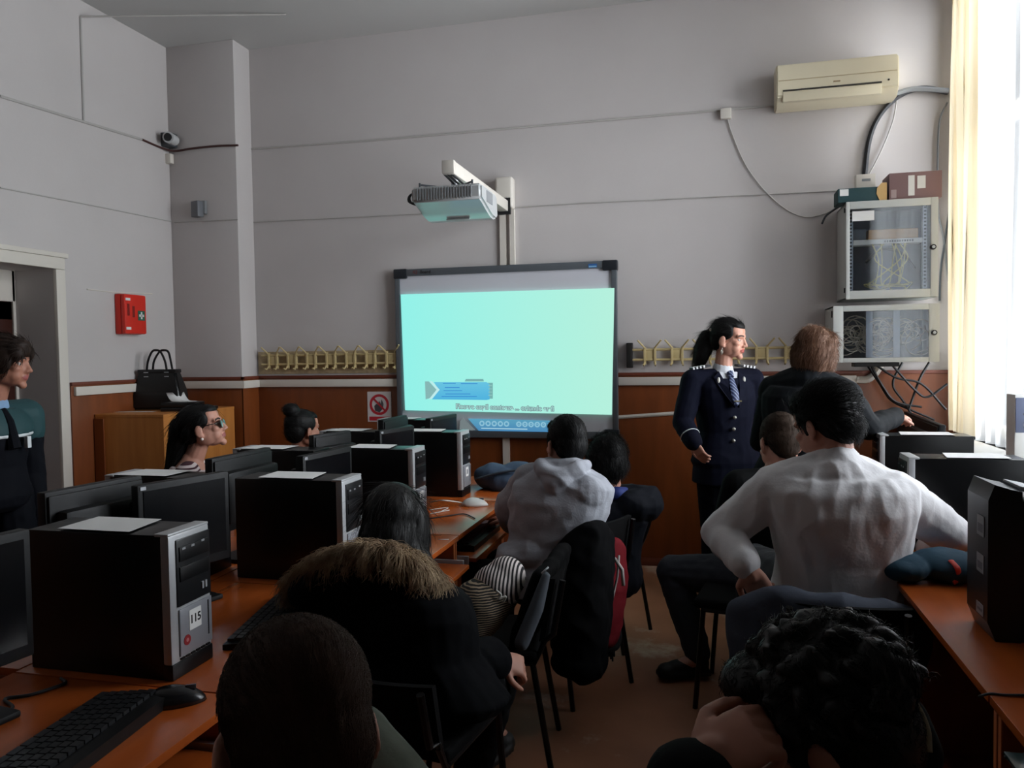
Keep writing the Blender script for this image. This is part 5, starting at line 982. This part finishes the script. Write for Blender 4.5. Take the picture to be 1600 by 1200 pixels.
# 10 boy in the near left corner
H = dep(462, 1150, .93); N = H + IV(.045, -.03, -.175); Pp = V((N.x-.02, N.y-.12, .5)); R = IV(.96, .2)
p = person('short brown-haired boy in olive shirt, nearest at the bottom left', H, IV(-.42, .85, -.30), N, Pp, R, s=1., hs=1.06, el=[N+IV(-.26, .08, -.25), dep(553, 1168, 1.17)], wr=[N+IV(-.15, .3, -.3), dep(500, 1165, 1.40)], hands=(dict(d=IB, up=UP), dict(d=IB, up=UP)), kn=[Pp+IV(-.1, .42), Pp+IV(.12, .42)], an=[Pp+IV(-.1, .42, -.41), Pp+IV(.12, .42, -.41)], vox=.0055, sw=.18)
garment(p, 'olive_shirt', mat('olive_shirt', (88, 94, 82), .9, bump=.1, bscale=80), .016, -.12, .99, wr_=(.004, 9)); trousers(p, blackc_m, .012, .1, shoe_m)
hair(p, mat('hair_near_brown', (74, 52, 40), .7, var=.2, vscale=30, spec=.2), 'crop', vox=.004, N=9000, L=(.014, .028), rad=.0006, lift=.12, thick=1.02)
# 11 girl in parka
H = dep(617, 822, 2.42); N = dep(612, 900, 2.36); Pp = dep(655, 1075, 2.30); R = IV(.88, -.40)
p = person('long-haired girl in navy parka with fur-trimmed hood, sitting turned to the right', H, IV(.25, .95, -.1), N, Pp, R, fem=True, s=1.05, hs=1.03, wid=1.25, sh=[dep(523, 945, 2.40), dep(672, 955, 2.32)], el=[dep(500, 1040, 2.55), dep(672, 1040, 2.26)], wr=[dep(560, 1050, 2.75), dep(776, 1030, 2.40)],
    hands=(dict(d=IV(.8, .4), up=UP), dict(d=IV(.85, .25, -.35), up=IV(-.0, -.55, .8), curl=1.0, thumb=1)), kn=[Pp+IV(.1, .42, .04), dep(770, 1065, 2.45)], an=[Pp+IV(.15, .42, -.38), dep(735, 1215, 2.6)], toe=[IV(.1, .18), IV(.2, .05)], vox=.005)
def phood(mb): cone(mb, [dep(480, 925, 2.30), dep(540, 900, 2.26), dep(600, 905, 2.24), dep(660, 925, 2.26)], [.05, .07, .075, .05])
garment(p, 'parka', dnavy_m, .042, -.20, .98, vox=.006, arm_off=.030, extra=phood, wr_=(.009, 7), sleeve=.93)
trousers(p, blackc_m, .02, .1, shoe_m)
pts = smooth_path([dep(u, v, t) for u, v, t in ((462, 915, 2.36), (490, 892, 2.30), (530, 872, 2.24), (575, 862, 2.20), (620, 868, 2.19), (655, 888, 2.22), (678, 912, 2.27))], 4); mb = MB(); cone(mb, pts, [.024]*len(pts), 10)
fur_m = mat('fur_tan', (205, 180, 145), .85, rgb2=(120, 92, 70), vscale=30)
fo = remesh(mb, .006, 2, 'fur_trim', [fur_m], p.t, p.base)
strands(fo, p.base, p.H, p.B, 5200, lambda q: (q.x*1.2-.15+.5*math.sin(q.x*110), -.35, -1.), lambda q: True, (.035, .066), .6, .0013, .25, 5, .002)
def plong(mb, T, E, cone):
    cone(mb, [T(.02, -.05, -.05), dep(648, 880, 2.36), dep(662, 930, 2.40), dep(668, 975, 2.44)], [.07, .055, .045, .02]); cone(mb, [T(0, -.06, -.03), dep(610, 875, 2.36)], [.085, .07])
hair(p, hair_soft, 'long', N=2200, ex=plong, L=(.08, .13), rad=.0007, flow=lambda q: (q.x*.5, -.3, -1), lift=.02, thick=1.05)
# 12 boy in the near right corner
H = dep(1284, 1143, 1.04); N = H + IV(.06, -.06, -.19); Pp = V((N.x+.1, N.y-.12, .5)); R = IV(.35, .92)
p = person('curly black-haired boy resting his head on his hand, nearest at the bottom right', H, IV(-.86, .42, -.35), N, Pp, R, s=1., hs=1.05, el=[N+IV(-.22, -.10, -.25), N+IV(-.05, .26, -.25)], wr=[dep(1080, 1200, .95), N+IV(-.25, .2, -.25)], hands=(dict(d=IV(.80, .1, .38), up=IV(-.25, -.5, .8), curl=.9, thumb=-1), dict(d=IV(-1, .3), up=UP)), kn=[Pp+IV(-.42, -.1), Pp+IV(-.38, .15)], an=[Pp+IV(-.42, -.1, -.41), Pp+IV(-.38, .15, -.41)], vox=.0048, skin=skin2_m)
garment(p, 'dark_jacket', blackc_m, .024, -.12, .99, wr_=(.006, 9), sleeve=.95); trousers(p, blackc_m, .012, .1, shoe_m)
pts = smooth_path([dep(1408, 1078, 1.0), dep(1432, 1105, .99), dep(1447, 1140, .98), dep(1450, 1175, .97)]); mb = MB(); mb.tube([q-p.base for q in pts], .0055, 8); mb.build('hood_piping', mat('piping_beige', (150, 138, 112), .8), p.t, 'all')
mb = MB(); cone(mb, [dep(1390, 1090, 1.1), dep(1415, 1125, 1.09), dep(1430, 1175, 1.07), dep(1400, 1230, 1.05)], [.03, .032, .036, .05]); remesh(mb, .006, 3, 'hood', [blackc_m], p.t, p.base)
def curls(mb, T, E, cone):
    rn = random.Random(12)
    for k in range(150):
        a, b_ = rn.uniform(0, 2*PI), math.acos(rn.uniform(-.25, 1)); x, y, z = math.sin(b_)*math.cos(a), math.sin(b_)*math.sin(a), math.cos(b_)
        if y > .55 and z < .75: continue
        c = V((x*.083, -.02+y*.103, .046+z*.086)); t_ = V((rn.random()-.5, rn.random()-.5, rn.random()-.5)).normalized()*.016; cone(mb, [T(*(c-t_)), T(*(c*1.04+V((0, 0, .002)))), T(*(c+t_))], [.008, .012, .007], 8)
hair(p, mat('hair_curly_black', (9, 8, 8), .45, spec=.4), 'short', vox=.0045, sm=2, N=4500, L=(.012, .026), rad=.0008, lift=.06, wob=.002, thick=1.05, ex=curls, flow=lambda q: (q.x+.2*math.sin(q.y*90), .2*math.sin(q.x*80)-.2, -.2+.5*math.sin(q.x*70+q.y*60)))
SKY, EXPO = 16, 0.0
# ------------------------------------------------------------------ bags, coats and chairs in use
chair('dark school chair of the boy in the grey hoodie with a jacket over its back', -.66, 3.50, math.radians(58), None, .56, .77)
chair('dark school chair holding the striped bag, between the parka girl and the grey hoodie', -.80, 2.80, math.radians(98), None, .50, .72)
chair('dark school chair of the child in the navy jacket', -.60, 4.12, math.radians(75), None, .56, .76)
chair('dark school chair under the man in white with a grey jacket on its back', .42, 2.86, math.radians(-2), None, .52, .70)
chair('dark school chair under the boy in grey jeans', .17, 3.50, math.radians(80))
chair('dark school chair of the girl in the fur-trimmed parka', *dep(650, 1075, 2.30).xy, math.radians(-8), None, .48, .66)
# striped drawstring bag
bp_ = [(722, 995, 2.72), (745, 955, 2.74), (775, 918, 2.78), (800, 898, 2.80)]
sb = thing('backpack', 'black and white striped drawstring bag lying on the chair seat', 'bag', V((-.80, 2.80, .467))); base = sb.location
m_s = stripes('bag_stripes', (212, 200, 196), (26, 22, 24), 34, 'Z', .85, .5, 1.5); m_s2 = stripes('bag_stripes_thin', (150, 132, 108), (22, 18, 16), 40, 'Z', .85, .35, 2.5)
mb = MB(); cone(mb, [dep(726, 985, 2.70), dep(748, 950, 2.72), dep(775, 925, 2.76)], [.085, .10, .085]); remesh(mb, .007, 3, 'bag_body', [m_s2], sb, base)
mb = MB(); cone(mb, [dep(775, 920, 2.755), dep(790, 902, 2.77)], [.088, .074]); o = remesh(mb, .006, 3, 'top_flap', [stripes('flap_stripes', (222, 212, 208), (30, 24, 26), 26, 'X', .85, .5)], sb, base)
mb = MB(); mb.tube([q-base for q in smooth_path([dep(775, 922, 2.655), dep(783, 930, 2.65), dep(779, 936, 2.65), dep(790, 932, 2.655), dep(787, 940, 2.66)])], .004, 6); mb.build('drawstring', cablew_m, sb, 'all')
def drape(name, label, pts_top, pts_bot, thick, m, cat='jacket', wr=(.012, 7), sm=4, extra=None):
    """cloth hanging from a line of points to another"""
    t = thing(name, label, cat, V((pts_top[0].x, pts_top[0].y, 0))); b0 = t.location.copy(); mb = MB(); n = len(pts_top)
    pts_top = smooth_path(pts_top, 4) if n > 2 else pts_top; pts_bot = smooth_path(pts_bot, 4) if n > 2 else pts_bot; n = len(pts_top)
    for a, b_ in zip(pts_top, pts_bot): cone(mb, [a, a.lerp(b_, .35), a.lerp(b_, .7), b_], [thick, thick*1.15, thick*1.1, thick*.75])
    for i in range(n-1):
        for f in (0, .25, .5, .75, 1): cone(mb, [pts_top[i].lerp(pts_bot[i], f), pts_top[i+1].lerp(pts_bot[i+1], f)], [thick]*2)
    if extra: extra(mb)
    o = remesh(mb, .008, sm, 'cloth', [m], t, b0); wrinkle(o, *wr); return t, b0
# black jacket on the hoodie chair
t, b0 = drape('jacket', 'long black jacket hanging over the chair back of the grey hoodie boy', [dep(885, 868, 3.22), dep(905, 848, 3.2), dep(930, 832, 3.22), dep(940, 845, 3.32)], [dep(880, 1032, 3.14), dep(900, 1042, 3.10), dep(918, 1048, 3.12), dep(930, 1030, 3.22)], .05, mat('jacket_black', (7, 7, 9), .9, spec=.1), wr=(.012, 8))
# red and white jacket
t, b0 = drape('jacket', 'dark red jacket with white stripes hanging on the chair beside the black jacket', [dep(944, 862, 3.40), dep(958, 850, 3.42), dep(968, 862, 3.44)], [dep(928, 985, 3.34), dep(948, 1000, 3.36), dep(962, 975, 3.40)], .034, mat('jacket_red', (112, 18, 28), .8, spec=.2), wr=(.008, 9))
whm = mat('jacket_white', (176, 168, 164), .8)
for k, (a, w) in enumerate(((((952, 858), (945, 885), (936, 925), (927, 968)), .022), (((967, 868), (965, 900), (955, 945), (940, 987)), .005), (((960, 872), (972, 890), (974, 915)), .008))):
    mb = MB(); mb.tube([dep(u, v, 3.325+.015*(k == 0)) - b0 for u, v in a], w, 8, flat=.5 if k == 0 else 1); mb.build('white_stripe', whm, t, 'all')
t, b0 = drape('scarf', 'black fringed scarf below the dark red jacket', [dep(945, 985, 3.38), dep(960, 985, 3.42)], [dep(944, 1008, 3.36), dep(958, 1006, 3.4)], .03, mat('scarf_black', (14, 14, 16), .9), 'scarf', wr=(.004, 10))
mb = MB()
for k in range(7): q = dep(944+k*2.6, 1008, 3.34+.006*k) - b0; mb.tube([q, q-V((0, 0, .05+.01*(k % 3)))], .004, 5)
mb.build('fringe', MATS['scarf_black'], t, 'all')
# black and grey coat on the striped-bag chair
t, b0 = drape('coat', 'black coat with grey lining over the chair back beside the striped bag', [V((-.565, 2.60, .735)), V((-.55, 2.75, .745)), V((-.55, 2.88, .75)), V((-.55, 2.98, .74))], [V((-.66, 2.58, .47)), V((-.66, 2.72, .48)), V((-.64, 2.88, .48)), V((-.62, 2.98, .5))], .026, mat('coat_black', (7, 7, 8), .9, spec=.1), 'coat', wr=(.006, 9))
mb = MB(); cone(mb, [dep(853, 900, 2.66), dep(838, 950, 2.64), dep(815, 1005, 2.62)], [.016, .026, .026]); o = remesh(mb, .007, 3, 'grey_lining', [mat('lining_grey', (84, 90, 98), .9)], t, b0)
mb = MB(); mb.tube([dep(846, 896, 2.60)-b0, dep(857, 886, 2.61)-b0], .003, 6); mb.build('zip', silver_m, t, 'all')
# grey jacket behind the man in white
t, b0 = drape('jacket', 'dark blue-grey jacket draped over the chair behind the man in white', [dep(1158, 958, 2.60), dep(1215, 938, 2.56), dep(1280, 945, 2.50), dep(1350, 955, 2.50), dep(1405, 965, 2.52), dep(1440, 980, 2.60)], [dep(1165, 1075, 2.55), dep(1220, 1110, 2.5), dep(1280, 1120, 2.45), dep(1350, 1110, 2.45), dep(1395, 1090, 2.48), dep(1415, 1050, 2.56)], .042, mat('jacket_bluegrey', (58, 64, 78), .85, bump=.1, bscale=60), wr=(.012, 6))
# blue backpack on the left desk near the whiteboard
bk = thing('backpack', 'blue-grey backpack lying on the left desk below the whiteboard', 'bag', onZ(790, 768, DSK)+V((0, .12, 0))); b0 = bk.location.copy()
mb = MB(); c = b0
for dx, dy, dz, rx in ((-.1, 0, .07, .09), (.05, 0, .075, .10), (.14, .02, .06, .075), (-.02, -.05, .05, .09)): mb.ball(c+IV(dx, dy, dz), [rx*1.25, rx*1.1, .072], 16, 12)
o = remesh(mb, .008, 3, 'bag_body', [mat('backpack_blue', (58, 76, 98), .85, bump=.15, bscale=40)], bk, b0); wrinkle(o, .01, 8)
mb = MB(); mb.tube([q-b0 for q in smooth_path([c+IV(-.2, -.1, .07), c+IV(-.06, -.13, .11), c+IV(.08, -.12, .12), c+IV(.2, -.06, .07)])], .014, 8, flat=.5); mb.build('strap', mat('backpack_strap', (38, 46, 58), .8), bk, 'all')
# teal bag on the right desk
tb = thing('backpack', 'dark teal bag with a red strap under the arm of the man in white', 'bag', onZ(1466, 915, DSK)+V((.03, .08, 0))); b0 = tb.location.copy(); c = b0; mb = MB()
for dx, dy, dz, rx, rz_ in ((-.12, .02, .042, .09, .042), (.02, 0, .048, .12, .05), (.15, .0, .042, .10, .042)): mb.ball(c+IV(dx, dy, dz), [rx, .10, rz_], 16, 12)
o = remesh(mb, .007, 3, 'bag_body', [mat('bag_teal', (14, 58, 78), .8, bump=.15, bscale=40)], tb, b0); wrinkle(o, .008, 8)
mb = MB(); mb.tube([q-b0 for q in smooth_path([onZ(1486, 876, .80), onZ(1496, 888, .785), onZ(1498, 902, .75), onZ(1490, 912, .73)])], .010, 8, flat=.4); mb.build('red_strap', mat('strap_red', (184, 52, 40), .7), tb, 'all')
mb = MB(); q = c+IV(.125, -.085, .062)-b0; mb.box(q-V((.02, .006, .008)), q+V((.02, .002, .008)), .002); mb.build('white_logo', paper_m, tb)
# ------------------------------------------------------------------ light
w = bpy.data.worlds.new('sky'); SC.world = w; w.use_nodes = True; bg = w.node_tree.nodes['Background']; bg.inputs[0].default_value = (.88, .94, 1.0, 1); bg.inputs[1].default_value = SKY
vs_ = SC.view_settings; vs_.view_transform = 'Standard'; vs_.look = 'None'; vs_.exposure = EXPO; vs_.gamma = 1; vs_.use_curve_mapping = False
SC.cycles.max_bounces = 8; SC.cycles.transparent_max_bounces = 12; SC.cycles.caustics_reflective = False; SC.cycles.caustics_refractive = False
SC.cycles.use_denoising = True; SC.cycles.sample_clamp_indirect = 6
